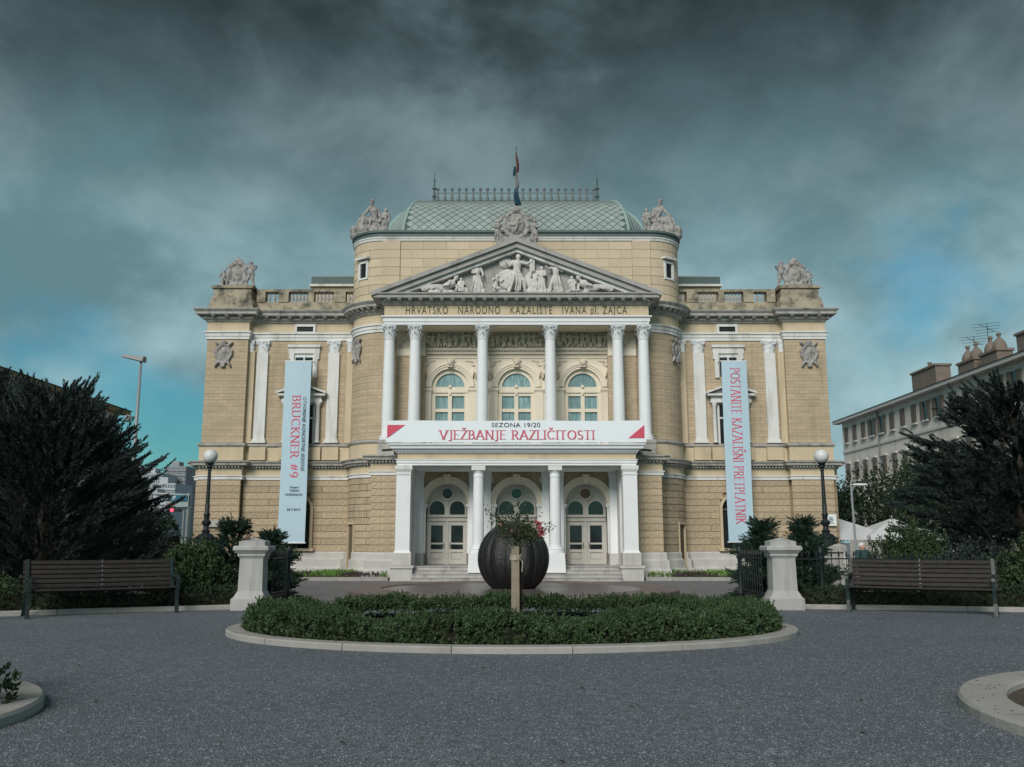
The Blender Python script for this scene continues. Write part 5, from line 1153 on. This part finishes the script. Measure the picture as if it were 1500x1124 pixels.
# ------------------------------------------------------------------ globe lamps on stone plinths
def lamp(x, y, label):
    g = gz(y); t = thing('globe_lamp', label, 'lamp post', (x, y, g), org=(0, 0, 0)); B = lambda mb, nm, mt, sm=.6: link(nm, mb.mesh(nm, smooth=sm), mt, t)
    q = 1.25-g
    m = MB(); m.box(-.42, .42, -.42, .42, -.1, .35); m.frus(0, 0, .35, .45, .42, .42, .32, .32); m.box(-.31, .31, -.31, .31, .45, q-.2); m.box(-.37, .37, -.37, .37, q-.2, q-.06); m.frus(0, 0, q-.06, q, .37, .37, .30, .30); B(m, 'plinth', 'pier', False)
    m = MB(); m.lathe([(.26, q), (.26, q+.05), (.22, q+.10), (.24, q+.16), (.17, q+.24), (.09, q+.27), (.11, q+.33), (.07, q+.36), (.06, q+.44), (.11, q+.50), (.12, q+.55), (.06, q+.62), (.07, q+.70), (.085, q+.74), (.055, q+.80), (.06, q+.98), (.045, q+1.02)], 16); B(m, 'ornate_base', 'iron')
    for i in range(4): a = math.pi/4+i*math.pi/2; m = MB(); m.tube([(.2*math.cos(a), .2*math.sin(a), q+.16), (.29*math.cos(a), .29*math.sin(a), q+.13), (.3*math.cos(a), .3*math.sin(a), q+.03)], [.035, .04, .045], 7); B(m, 'scroll_foot', 'iron')
    top = 3.26-g; m = MB(); m.lathe([(.052, q+1.0), (.046, q+1.4), (.04, top-.16), (.055, top-.14), (.04, top-.10), (.075, top-.05), (.05, top), (.1, top+.04), (.1, top+.06)], 14); B(m, 'shaft', 'iron')
    m = MB(); m.ell((0, 0, top+.225), (.185, .185, .185), 24, 16); B(m, 'globe', 'globe', True)
    for i in range(4): a = i*math.pi/2+.4; m = MB(); m.tube([(.05*math.cos(a), .05*math.sin(a), top-.02), (.11*math.cos(a), .11*math.sin(a), top+.03), (.09*math.cos(a), .09*math.sin(a), top+.08)], .011, 5); B(m, 'globe_claw', 'iron')
lamp(-7.82, 23.0, 'white globe lamp on black cast-iron post beside the marble plaque'); lamp(8.02, 23.0, 'white globe lamp on black cast-iron post beside the small square wall sign')

# ------------------------------------------------------------------ benches
def bench(p0, p1, label):
    L = math.hypot(p1[0]-p0[0], p1[1]-p0[1]); a = math.atan2(p1[1]-p0[1], p1[0]-p0[0]); t = thing('park_bench', label, 'bench', (p0[0], p0[1], 0), a, 'slatted park benches', org=(0, 0, 0))
    def slat(nm, y, z, w, th, tilt):
        m = MB(); c, s = math.cos(tilt), math.sin(tilt); vs = []
        for x in (-.06, L/2, L+.06):
            for u, v in ((-w/2, -th/2), (w/2, -th/2), (w/2, th/2-.006), (w/2-.006, th/2), (-w/2+.006, th/2), (-w/2, th/2-.006)): vs.append((x, y+u*c-v*s, z+u*s+v*c-(.006 if x == L/2 else 0)))
        m.add(vs, [tuple(range(6))[::-1], tuple(range(12, 18))]+[(k*6+i, k*6+(i+1) % 6, k*6+6+(i+1) % 6, k*6+6+i) for k in range(2) for i in range(6)]); link(nm, m.mesh(nm), 'bench_wood', t)
    for i in range(4): slat('seat_slat', .06+i*.115, .455-.012*i+(.012 if i == 0 else 0), .10, .035, -.08)
    for i in range(6): slat('back_slat', .475+i*.031, .52+i*.082, .072, .03, R(70))
    for x in (.0, L):
        m = MB()
        def strap(pts, w, th=.028):
            for (a0, b0), (a1, b1) in zip(pts, pts[1:]):
                d = math.hypot(a1-a0, b1-b0); nx, nz = -(b1-b0)/d*th, (a1-a0)/d*th
                m.add([(x+s*w, a0+nx*q, b0+nz*q) for s in (-1, 1) for q in (-1, 1)]+[(x+s*w, a1+nx*q, b1+nz*q) for s in (-1, 1) for q in (-1, 1)], [(0,1,3,2),(4,6,7,5),(0,4,5,1),(2,3,7,6),(0,2,6,4),(1,5,7,3)])
        strap([(-.03, 0), (-.005, .10), (.03, .22), (.02, .36), (.0, .44), (-.015, .60), (.0, .655)], .03, .032); strap([(.0, .655), (.10, .67), (.25, .655), (.42, .66), (.5, .70)], .032, .02)
        strap([(.60, 0), (.55, .10), (.47, .24), (.42, .40), (.46, .52), (.56, .80), (.635, .98)], .03, .032); strap([(.02, .40), (.2, .405), (.42, .39)], .028, .025); strap([(-.03, .0), (-.03, .012)], .045, .05); strap([(.60, 0), (.60, .012)], .045, .05)
        link('end_frame', m.mesh('end_frame'), 'bench_iron', t)
    m = MB(); m.box(L/2-.02, L/2+.02, .02, .46, .40, .425); m.add([(L/2+s*.02, y, z) for s in (-1, 1) for y, z in ((.45, .42), (.49, .40), (.675, .97), (.645, .98))], [(0,1,2,3),(7,6,5,4),(0,4,5,1),(1,5,6,2),(2,6,7,3),(3,7,4,0)]); link('centre_strap', m.mesh('centre_strap'), 'bench_iron', t)
    for i in range(6): m = MB(); m.ell((L/2, .455+i*.031, .53+i*.082), (.008, .008, .008), 6, 4); link('bolt', m.mesh('bolt'), 'globe', t)
    return t
bench((-8.35, 15.75), (-6.30, 17.15), 'dark slatted bench with iron ends beside the round bush and bird-topped pier')
bench((6.36, 17.25), (8.50, 16.05), 'dark slatted bench with iron ends in front of the iron railing with the lamp plinth')

# ------------------------------------------------------------------ planting strips, kerbs along the gravel
KL = [(-15, 11.2), (-12, 13.9), (-9.2, 16.2), (-7.4, 17.15), (-5.5, 17.95)]; KR = [(5.75, 18.05), (7.6, 17.75), (9.8, 17.2), (12.5, 15.6), (15.5, 13.2)]
for K, lb in ((KL, 'pale stone edging along the planting behind the bird-side bench'), (KR, 'pale stone edging along the planting in front of the iron railing')):
    kt = thing('edging_kerb', lb, 'kerb', (K[2][0], K[2][1], 0))
    for a, b in zip(K, K[1:]):
        n = max(1, round(math.hypot(b[0]-a[0], b[1]-a[1])/1.0))
        for i in range(n):
            f0, f1 = i/n+.003, (i+1)/n-.003; p = [(a[0]+(b[0]-a[0])*f, a[1]+(b[1]-a[1])*f) for f in (f0, f1)]
            MB().sweep(p, [(-.08, -.1), (.08, -.1), (.08, .07), (.065, .085), (-.08, .085)]).build('kerb_stone', 'kerb', kt)
mb = MB(); mb.add([(x, y+.08, .045) for x, y in KL]+[(-5.6, 18.6, .045), (-13, 19.9, .03), (-30, 22, .03), (-30, 11, .03)], [tuple(range(9))]); o = mb.build('bed_soil', 'soil'); o['kind'] = 'structure'
mb = MB(); mb.add([(x, y+.08, .045) for x, y in KR]+[(30, 12, .03), (30, 22, .03), (13.5, 19.5, .03), (5.8, 18.6, .045)], [tuple(range(9))]); o = mb.build('bed_soil', 'soil'); o['kind'] = 'structure'
off = lambda K, d: [(x, y+d) for x, y in K]
hedge_strip('low_hedge', 'low dark hedge behind the bench and stone edging, bird pier side', off(KL[1:], .45), .55, .33, 'hedge_dark', 190, .055, 8, .04, group=None)
hedge_strip('low_hedge', 'low dark hedge behind the bench below the iron railing', off(KR[:4], .45), .55, .34, 'hedge_dark', 190, .055, 8, .04)
bush('round_bush', 'feathery green round bush between bench and gate pier', 'bush', -6.6, 18.75, .78, .7, 1.28, 'bush', 3000, .06, 9, .5, lumps=.10)
bush('yellowing_shrub', 'low yellowish shrub at the bench end beneath the dark conifer', 'bush', -9.9, 17.2, .8, .6, .62, 'bush', 1400, .06, 8)
bush('tall_bush', 'fresh green bush with light tips behind the railing and bench', 'bush', 9.1, 20.6, .85, .8, 1.75, 'bush', 3600, .07, 9, .6, lumps=.2)
bush('rosemary_shrub', 'greyish upright shrub behind the bench back', 'bush', 9.4, 18.6, .75, .5, 1.15, 'conifer_grey', 1700, .08, 8, .8)
bush('rosemary_shrub', 'greyish upright shrub next to the bench armrest under the cedar', 'bush', 10.6, 18.1, .9, .6, 1.2, 'bush', 2000, .08, 8, .8)
bush('dark_shrub', 'dark low shrub under the cedar at the gravel edge', 'bush', 12.2, 17.0, 1.1, .8, .95, 'hedge_dark', 1800, .08, 8, .6)
m = MB()                                                  # twiggy rose at the railing
bush('thin_rose', 'thin straggly rose bush climbing the iron railing', 'bush', 6.95, 18.55, .22, .16, .75, 'rose_leaf', 130, .05, 5, .4, lumps=.5)
fl = lambda h: (1-h)**.55*(.85+.15*math.sin(h*22))
for (x, y, H, Rr, lb) in ((-6.75, 21.8, 2.32, 1.2, 'dark green dwarf spruce behind the bird-topped pier'), (-5.95, 22.3, 2.1, .95, 'small spreading spruce in front of the pale blue BRUCKNER banner'),
        (5.98, 21.6, 2.3, .9, 'dwarf spruce in front of the POSTANITE banner foot'), (6.98, 21.6, 2.34, .85, 'dwarf spruce beside the lamp plinth behind the railing')):
    conifer('dwarf_spruce', lb, x, y, H, Rr, 'fir', 1200, up=.12, nb=60, bl=.085, bw=.015, prof=lambda h: (1-h)**.5*(.72+.28*math.sin(h*21)), plume=(.5, 1.0), group=None)

# ------------------------------------------------------------------ large trees
pl_ = lambda h: (1-h**2.1)**.85*(.70+.30*min(1, h/.2))
pt = lambda h: (1-h)**.55*(.62+.38*min(1, h/.22))
conifer('large_cypress', 'large dark feathery conifer with upswept plumes behind the bench, bird pier side', -12.0, 23.0, 6.5, 2.75, 'conifer_grey', 2600, up=.50, nb=120, bl=.125, bw=.021, prof=pl_, plume=(.55, 1.1), spread=.72, boughs=120, rise=.32)
conifer('large_cypress', 'broad dark feathery conifer standing behind the taller cypress near the cream house', -15.4, 25.0, 7.3, 3.4, 'conifer_grey', 2200, up=.5, nb=100, bl=.14, bw=.024, prof=pl_, plume=(.6, 1.1), spread=.72, boughs=110, rise=.32)
conifer('large_cedar', 'large dark cedar behind the bench beneath the long apartment house', 13.4, 23.5, 6.6, 3.7, 'conifer', 2700, up=.20, nb=120, bl=.125, bw=.022, spread=.8, boughs=115, rise=.10, prof=lambda h: (1-h)**.5*(.70+.30*min(1, h/.2)), plume=(.5, 1.0))
conifer('large_cedar', 'second dark cedar towering beside the apartment house chimneys', 17.4, 26.5, 7.7, 3.6, 'conifer', 1900, up=.25, nb=90, bl=.17, bw=.03, prof=pt, plume=(.6, 1.1), spread=.9, boughs=95, rise=.12)
conifer('narrow_cypress', 'narrow dark conifer beside the tall street light', -17.6, 40, 5.6, 2.0, 'conifer', 500, up=.8, nb=80, bl=.3, bw=.05, prof=pt, plume=(.8, 1.4))
def leaf_tree(label, x, y, H, Rr, m='hedge_dark', n=2600, zc=.55, size=.16, group='dark trees beside the theatre', cat='tree'):
    g = gz(y); t = thing('broadleaf_tree', label, cat, (x, y, g), group=group)
    cl = unit(nr.normal(size=(14, 3)))*np.array([Rr, Rr, H*.34])*.62; cl[:, 2] += H*zc; d = unit(nr.normal(size=(n, 3))); j = nr.integers(0, 14, n); P = cl[j]+d*(np.array([Rr*.48, Rr*.48, H*.2])*(.75+.3*nr.random((n, 1)))); P[:, 2] = np.maximum(P[:, 2], .3)
    V, F = leafmass(P, d, size, 7, .3, .6); c = link('crown', npmesh('crown', V, F), m, t); c['kind'] = 'stuff'
    s = MB(); s.tube([(0, 0, -.1), (.1, 0, H*.3), (0, .1, H*.6)], [H*.03, H*.022, H*.012], 8)
    for q in cl[:7]: s.tube([(.05, 0, H*.28), tuple(q*.6+np.array([0, 0, H*.1])), tuple(q)], [H*.014, H*.01, .02], 5)
    link('trunk', s.mesh('trunk'), 'bark', t)
for x, y, H, r, lb in ((23.5, 54, 7.2, 3.6, 'dark broadleaf tree behind the thin street lamp'), (28.5, 57, 8.2, 4.0, 'dark broadleaf tree under the apartment house windows'), (21.0, 62, 6.6, 3.4, 'dark broadleaf tree next to the theatre corner with the sign')): leaf_tree(lb, x, y, H, r)
hedge_strip('tall_hedge', 'tall dark hedge in front of the road sign', [(-26, 46), (-17.2, 46)], 1.6, 2.6, 'hedge_dark', 55, .16, 7, G2)
hedge_strip('tall_hedge', 'dark clipped hedge beyond the railing under the conifer', [(-24, 33), (-13.6, 31)], 1.2, 1.55, 'hedge_dark', 70, .12, 7, G2)

# ------------------------------------------------------------------ beds in front of the theatre
for s, lb in ((-1, 'low stone-edged flower bed at the theatre foot below the BRUCKNER banner'), (1, 'low stone-edged flower bed at the theatre foot below the POSTANITE banner')):
    t = thing('flower_bed', lb, 'flower bed', (BX+s*8.5, 41.6, G2))
    x0, x1 = sorted((BX+s*5.85, BX+s*13.2))
    mb = MB().box(x0, x1, 41.45, 45.3, G2-.1, G2+.12); mb.build('soil', 'soil', t)
    n = 6
    for i in range(n):
        a, b = x0+(x1-x0)*i/n, x0+(x1-x0)*(i+1)/n; MB().box(a+.008, b-.008, 41.25, 41.45, G2-.1, G2+.17).build('kerb_stone', 'kerb', t)
    n_ = 1500; X = nr.uniform(x0+.2, x1-.2, n_); Y = nr.uniform(41.7, 44.4, n_); f = np.sin(X*1.9+s)+np.sin(Y*2.2+X*.8); g_ = f > -.3
    P = np.stack([X, Y, G2+.2+.10*nr.random(n_)+.05*(f > .4)], 1); Nn = np.repeat([[0., 0, 1]], n_, 0)
    for nm, k, mt in (('green_groundcover', g_, 'fresh'), ('brown_groundcover', ~g_, 'heather')):
        V, F = leafmass(P[k], Nn[k], .07, 9, .6, .6); c = link(nm, npmesh(nm, V-np.array(ORG[t.name]), F), mt, t); c['kind'] = 'stuff'

# ------------------------------------------------------------------ round planters cut by the frame edge
def ringbed(x, y, r0, r1, label, h=.09):
    t = thing('round_kerb', label, 'planter', (x, y, 0)); n = 6
    for i in range(n):
        pts = [(x+r1*math.cos((2*math.pi*(i+(j/10)*.998+.001)/n)), y+r1*math.sin((2*math.pi*(i+(j/10)*.998+.001)/n))) for j in range(11)]
        w = r1-r0; MB().sweep(pts, [(-w, -.05), (0, -.05), (0, h-.025), (-.02, h), (-w+.02, h), (-w, h-.02)]).build('kerb_stone', 'kerb', t)
    MB().add([(x+(r0+.01)*math.cos(2*math.pi*i/40), y+(r0+.01)*math.sin(2*math.pi*i/40), .03) for i in range(40)], [tuple(range(40))]).build('soil', 'soil', t)
    return t
tr = ringbed(5.85, 6.65, 2.04, 2.40, 'wide pale stone ring planter with dark soil and scattered leaves')
LEAF = MB().add([(-.012, 0, 0), (0, -.006, .004), (.014, 0, .001), (0, .007, .005)], [(0, 1, 2, 3)]).mesh('leaf')
mat('dry_leaf', (.055, .04, .03), .8, .2, 9.)
for i in range(46):
    a = math.pi+rnd.uniform(-.75, .75); r = rnd.uniform(2.1, 2.38); tag(link('fallen_leaf', LEAF, 'dry_leaf', None, loc=(5.85+r*math.cos(a), 6.65+r*math.sin(a), .092), rot=(0, 0, rnd.uniform(0, 6))), 'tiny dry leaf lying on the pale ring planter', 'leaf', 'dry leaves on the ring planter')
for x, y in ((.62, 8.3), (.95, 7.4), (-2.2, 9.0), (2.4, 6.4), (-1.1, 6.1), (3.3, 9.2), (1.9, 10.2), (-3.4, 7.6), (-.3, 9.6), (2.9, 7.7), (.3, 5.6), (-4.6, 9.8)):
    tag(link('fallen_leaf', LEAF, 'dry_leaf', None, loc=(x, y, .012), rot=(0, 0, x*9), scale=(2.2, 2.2, 2.2)), 'stray dry leaf lying on the open grey gravel', 'leaf', 'dry leaves on the gravel')
ringbed(-5.48, 6.76, .9, 1.86, 'broad pale stone ring planter holding a spiky shrub')
bush('spiky_shrub', 'dark spiky shrub growing in the broad ring planter', 'shrub', -5.0, 6.9, .80, .8, .66, 'hedge_dark', 1500, .075, 12, .8, lumps=.35)

# ------------------------------------------------------------------ background: street light, signs, houses, towers
sx_ = onY(206, 537, 44).x; t = thing('street_light', 'tall grey street light with flat lamp head behind the dark conifer', 'street light', (sx_, 44, G2))
MB().tube([(sx_, 44, G2), (sx_, 44, 5), (sx_, 44, 10.35)], [.13, .10, .065], 10).build('pole', 'pole_grey', t, smooth=True)
m = MB(); m.add([(sx_-.95, 43.8, 10.5), (sx_+.15, 43.75, 10.25), (sx_+.15, 44.25, 10.25), (sx_-.95, 44.2, 10.5), (sx_-.9, 43.85, 10.62), (sx_+.2, 43.8, 10.52), (sx_+.2, 44.2, 10.52), (sx_-.9, 44.15, 10.62)], [(3,2,1,0),(4,5,6,7),(0,1,5,4),(1,2,6,5),(2,3,7,6),(3,0,4,7)]); m.build('lamp_head', 'lamp_head', t)
m = MB(); m.ell((sx_-.35, 43.8, 7.35), (.17, .17, .2)); m.tube([(sx_, 44, 7.4), (sx_-.35, 43.8, 7.5)], .03, 6); m.build('camera_dome', 'lamp_head', t, smooth=True)
t = thing('thin_street_lamp', 'slim street lamp with curved arm in front of the dark broadleaf trees', 'street light', (17.15, 45, G2))
MB().tube([(17.15, 45, G2), (17.1, 45, 4.3)], [.07, .05], 8).build('pole', 'pole_grey', t); m = MB(); m.tube([(17.1, 45, 3.6), (17.2, 45, 4.0), (17.5, 45, 4.15), (17.9, 45, 4.2)], .035, 7); m.build('arm', 'pole_grey', t); m = MB(); m.ell((17.55, 45, 4.14), (.42, .13, .07)); m.build('lamp_head', 'sign_white', t)
t = thing('road_sign', 'road sign gantry with a blue parking panel and direction board', 'road sign', (-29, 68, G2))
gp = lambda x, y: onY(x, y, 68)
m = MB(); a, b = gp(215, 723), gp(279, 726); m.tube([a, b], .12, 8); a, b = gp(215, 744), gp(279, 744); m.tube([a, b], .12, 8); m.build('gantry_beam', 'pole_grey', t)
for px in (222, 277): p = gp(px, 722); MB().tube([(p.x, 68, G2), p], .13, 8).build('gantry_post', 'pole_grey', t)
def panel(nm, x0, y0, x1, y1, Y, m, par): a, b = onY(x0, y0, Y), onY(x1, y1, Y); return MB().box(a.x, b.x, Y-.06, Y, b.z, a.z).build(nm, m, par)
panel('direction_board', 244, 724, 276, 743, 67.8, 'sign_board', t); panel('parking_panel', 251.5, 725.5, 274, 734, 67.7, 'sign_blue', t)
p = onY(255, 733, 67.6); sans_text('parking_letter', 'P', .34, 'sign_white', t, (p.x, 67.6, p.z), (math.pi/2, 0, 0))
p = onY(247.5, 729, 67.6); MB().prism([(p.x-.05, p.z-.2), (p.x+.05, p.z-.2), (p.x+.05, p.z+.05), (p.x+.14, p.z+.05), (p.x, p.z+.24), (p.x-.14, p.z+.05), (p.x-.05, p.z+.05)], 67.55, 67.6).build('arrow', 'ink', t)
p = onY(249, 740, 67.6); MB().prism([(p.x-.25, p.z), (p.x-.1, p.z+.14), (p.x-.1, p.z+.04), (p.x+.3, p.z+.04), (p.x+.3, p.z-.04), (p.x-.1, p.z-.04), (p.x-.1, p.z-.14)], 67.55, 67.6).build('arrow', 'red', t)
t = thing('traffic_light', 'traffic light showing red beneath the parking sign', 'traffic light', tuple(onY(258, 747, 66)-Vector((0, 0, 2.6))))
a, b = onY(249, 745, 66), onY(265, 750, 66); MB().box(a.x, b.x, 65.85, 66.1, b.z, a.z).build('housing', 'dark', t)
p = onY(251.5, 747.5, 65.8); m = MB(); m.disc(p.x, p.z, .13, 65.78, 65.84); m.build('red_lens', 'signal_red', t); p = onY(268, 747.5, 65.8); MB().tube([(p.x, 66, G2), (p.x, 66, p.z)], .07, 8).build('post', 'pole_grey', t)
def tower(label, x0, x1, ytop, Y, m, floors, cols, ybase=800, depth=18):
    a, b = onY(x0, ytop, Y), onY(x1, ytop, Y); t = thing('tower_block', label, 'building', ((a.x+b.x)/2, Y, G2)); z0 = G2; H = a.z-z0
    MB().box(a.x, b.x, Y, Y+depth, z0, a.z).build('wall', m, t); MB().box(a.x+1.5, a.x+(b.x-a.x)*.5, Y+4, Y+10, a.z, a.z+2.5).build('roof_housing', m, t)
    w = (b.x-a.x)/cols; fh = H/floors
    for f in range(floors):
        q = MB()
        for c in range(cols): q.box(a.x+c*w+w*.22, a.x+c*w+w*.78, Y-.12, Y-.02, z0+f*fh+fh*.35, z0+f*fh+fh*.8)
        q.build('window_row', 'tower_win', t)
    for f in range(1, floors): MB().box(a.x, b.x, Y-.45, Y, z0+f*fh, z0+f*fh+.22).build('floor_band', m, t)
tower('pale slab tower with a darker left half behind the road sign', 242.5, 273, 683, 420, 'tower_dark', 16, 9); tower('white apartment block left of the tall tower', 206, 238, 693, 400, 'tower', 12, 10); tower('low white apartment block in front of the tall tower', 222, 257, 708, 330, 'tower', 9, 9); tower('white flats seen through the sign gantry', 198, 246, 727, 260, 'tower', 6, 12); tower('bluish distant tower peeping past the conifer', 193, 209, 686, 520, 'tower_dark', 15, 5)
# long apartment house on one side
XW = 38.; HR = thing('apartment_house', 'long grey-pink apartment house with shutters and chimneys behind the dark cedar', 'building', (XW, 75, G2))
EZ = 15.0; YE0, YE1 = 46, 101.5
MB().box(XW, XW+13, YE0, YE1, G2, EZ).build('wall', 'house', HR)
m = MB(); m.add([(XW-.9, YE0-1, EZ), (XW-.9, YE1+.9, EZ), (XW+13.9, YE1+.9, EZ), (XW+13.9, YE0-1, EZ), (XW+6.5, YE0-1, EZ+2.6), (XW+6.5, YE1-5, EZ+2.6)], [(0, 1, 5, 4), (1, 2, 5), (2, 3, 4, 5), (3, 0, 4), (0, 3, 2, 1)]); m.build('roof', 'roof_dark', HR)
MB().box(XW-.8, XW, YE0-1, YE1+.8, EZ-.35, EZ-.02).build('eaves_cornice', 'house_trim', HR); MB().box(XW-.12, XW, YE0, YE1, 11.2, 11.45).build('string_course', 'house_trim', HR); MB().box(XW-.15, XW, YE0, YE1, 6.4, 6.6).build('string_course', 'house_trim', HR)
MB().box(XW-.05, XW, YE0, 64.5, G2, EZ-.36).build('ochre_wall_section', 'house_ochre', HR)
SH = MB().box(-.10, 0, -.42, .42, 0, 1.75).mesh('shutter'); SHL = MB().box(-.09, 0, -.27, .27, 0, 1.75).mesh('open_shutter'); GLS = MB().box(-.05, 0, -.4, .4, 0, 1.75).mesh('window'); SIL = MB().box(-.25, 0, -.6, .6, -.14, 0).mesh('sill'); HOOD = MB().box(-.22, 0, -.65, .65, 1.95, 2.12).mesh('hood')
i = 0; y = 100.2
while y > 48:
    for r, z in enumerate((12.3, 8.0, 3.3)):
        w = link('window', GLS, 'glass_dark', HR, loc=(XW-.03, y, z))
        k = (i*7+r*3) % 5; op = r == 0 and k in (1, 3)
        if op: [link('shutter', SHL, 'shutter', w, loc=(XW-.1, y+q*.68, z)) for q in (-1, 1)]
        else: [link('shutter', SHL, 'shutter_brown' if (r == 0 and i < 2) else 'shutter', w, loc=(XW-.07, y+q*.21, z), scale=(1, .72, 1)) for q in (-1, 1)]
        link('sill', SIL, 'house_trim', w, loc=(XW-.02, y, z))
        if r: link('hood', HOOD, 'house_trim', w, loc=(XW-.02, y, z))
    i += 1; y -= 2.45
MB().tube([(XW-.15, 91.2, 2), (XW-.15, 91.2, EZ-.3)], .08, 8).build('drainpipe', 'lead', HR)
def chim(x, y, w, d, h, zb, pots, dome=False):
    m = MB(); m.box(x-w/2, x+w/2, y-d/2, y+d/2, zb, zb+h); m.box(x-w/2-.12, x+w/2+.12, y-d/2-.12, y+d/2+.12, zb+h, zb+h+.2); o = m.build('chimney', 'chimney', HR)
    for k in range(pots):
        yy = y-d/2+d*(k+.5)/pots
        if dome: MB().lathe([(.55, 0), (.53, .35), (.4, .7), (.2, .95), (.13, 1.0), (.13, 1.2), (.2, 1.24), (.17, 1.4), (.05, 1.46)], 12, (x, yy, zb+h+.2)).build('chimney_pot', 'chimney', o, smooth=.7)
        else: MB().lathe([(.2, 0), (.17, .5), (.22, .52), (.22, .6)], 10, (x, yy, zb+h+.2)).build('chimney_pot', 'chimney', o)
chim(XW+2.2, 83.8, 1.4, 5.0, 1.9, 15.6, 1); chim(XW+2.0, 75.5, 1.3, 2.8, 1.0, 15.6, 2, True); chim(XW+2.0, 71.8, 1.3, 2.6, 1.0, 15.6, 2, True); chim(XW+2.0, 66.8, 1.3, 1.6, 1.5, 15.6, 1); chim(XW+2, 64.4, 1.4, 1.8, 1.2, 15.6, 2, True); chim(XW+2, 60.5, .7, .7, 2.4, 15.6, 1)
for y, h in ((73.5, 3.6), (63.8, 4.3), (75.8, 3.0)):
    m = MB(); x = XW+2.4; m.tube([(x, y, 16), (x, y, 16+h)], .025, 5); [m.tube([(x-1.1+.15*j, y+.6, 16+h-.25*j), (x+1.0-.1*j, y-.4, 16+h-.25*j)], .014, 4) for j in range(4)]; m.tube([(x-.5, y+.3, 16+h), (x+.5, y-.2, 16+h-.75)], .02, 4); m.build('aerial', 'iron', HR)
# house on the other side behind the conifer
HL = thing('cream_house', 'cream apartment house with brown eaves behind the large feathery conifer', 'building', (-44, 75, G2)); XL = -38.6
MB().box(XL-13, XL, 50, 86, G2, 14.0).build('wall', 'house', HL); m = MB(); m.add([(XL+1.1, 49, 14), (XL+1.1, 87.2, 14), (XL-14, 87.2, 14), (XL-14, 49, 14), (XL-6.5, 54, 16.4), (XL-6.5, 82, 16.4)], [(0, 1, 5, 4), (1, 2, 5), (2, 3, 4, 5), (3, 0, 4), (0, 3, 2, 1)]); m.build('roof', 'roof_dark', HL)
MB().box(XL, XL+.9, 49.2, 87, 13.6, 13.98).build('eaves', 'house_ochre', HL)
y = 84.
while y > 52:
    for z in (10.6, 6.6): w = link('window', GLS, 'glass_dark', HL, loc=(XL+.08, y, z)); link('sill', SIL, 'house_trim', w, loc=(XL+.24, y, z))
    y -= 2.9
m = MB(); m.tube([(XL-3, 57, 15), (XL-3, 57, 19.6)], .04, 5); [m.tube([(XL-3.6, 57, 19.3-.4*j), (XL-2.4, 57, 19.3-.4*j)], .025, 4) for j in range(3)]; m.build('aerial', 'iron', HL)
# cafe parasols and people
def parasol(x, y, label):
    t = thing('cafe_parasol', label, 'parasol', (x, y, G2)); zt, ze = 2.55, 1.62; r = 2.0
    m = MB(); vs = [(x, y, zt)]+[(x+sx*r, y+sy*r, ze) for sx, sy in ((-1, -1), (1, -1), (1, 1), (-1, 1))]+[(x+sx*r, y+sy*r, ze-.22) for sx, sy in ((-1, -1), (1, -1), (1, 1), (-1, 1))]
    m.add(vs, [(0, 1, 2), (0, 2, 3), (0, 3, 4), (0, 4, 1)]+[(1+i, 1+(i+1) % 4, 5+(i+1) % 4, 5+i) for i in range(4)]); m.build('canopy', 'canvas', t)
    MB().tube([(x, y, G2), (x, y, zt+.15)], .04, 8).build('pole', 'pole_grey', t)
    for sx, sy in ((-1, -1), (1, -1), (1, 1), (-1, 1)): MB().tube([(x, y, zt-.03), (x+sx*r*.98, y+sy*r*.98, ze-.03)], .025, 5).build('rib', 'pole_grey', t)
    MB().lathe([(.4, 0), (.4, .08), (.06, .12), (.06, .2)], 14, (x, y, G2)).build('foot', 'pole_grey', t)
parasol(17.6, 48.5, 'white cafe parasol against the theatre corner with the sign'); parasol(20.3, 48.0, 'white cafe parasol beside the tall green bush')
def person(x, y, H, turn, top, bottom, hair, label):
    g = gz(y); t = thing('person', label, 'person', (x, y, g), turn, org=(0, 0, 0)); b = MB(); fig(b, (0, 0, 0), H, 'stand'); link('body', sculpt('body', b, .02, smooth_it=1), 'skin', t)
    J = POSE['stand']; V3 = lambda k: Vector(J[k])*H; j = MB(); j.cap(V3('ch'), .13*H, V3('pv'), .12*H); j.cap(V3('sl'), .072*H, V3('sr'), .072*H)
    for a, c, d in (('sl', 'el', 'hl'), ('sr', 'er', 'hr')): j.cap(V3(a), .062*H, V3(c), .048*H); j.cap(V3(c), .048*H, V3(c).lerp(V3(d), .85), .038*H)
    link('jacket', sculpt('jacket', j, .02, smooth_it=1), top, t); j = MB()
    for sx, a, c in ((-.055, 'kl', 'fl'), (.055, 'kr', 'fr')): p = V3('pv')+Vector((sx*H, 0, -.03*H)); j.cap(p, .095*H, V3(a), .068*H); j.cap(V3(a), .068*H, V3(c)+Vector((0, 0, .03*H)), .05*H)
    link('trousers', sculpt('trousers', j, .02, smooth_it=1), bottom, t); j = MB(); j.ell(V3('hd')+Vector((0, .02*H, .022*H)), (.072*H, .075*H, .068*H)); link('hair', j.mesh('hair', smooth=True), hair, t)
person(-16.7, 38.0, 1.72, R(150), 'cloth_dark', 'cloth_dark', 'skin', 'bald person in dark clothes beyond the railing under the conifer'); person(12.6, 32.5, 1.7, R(20), 'cloth_teal', 'cloth_dark', 'hair_grey', 'person with white hair in dark teal clothes behind the iron railing')
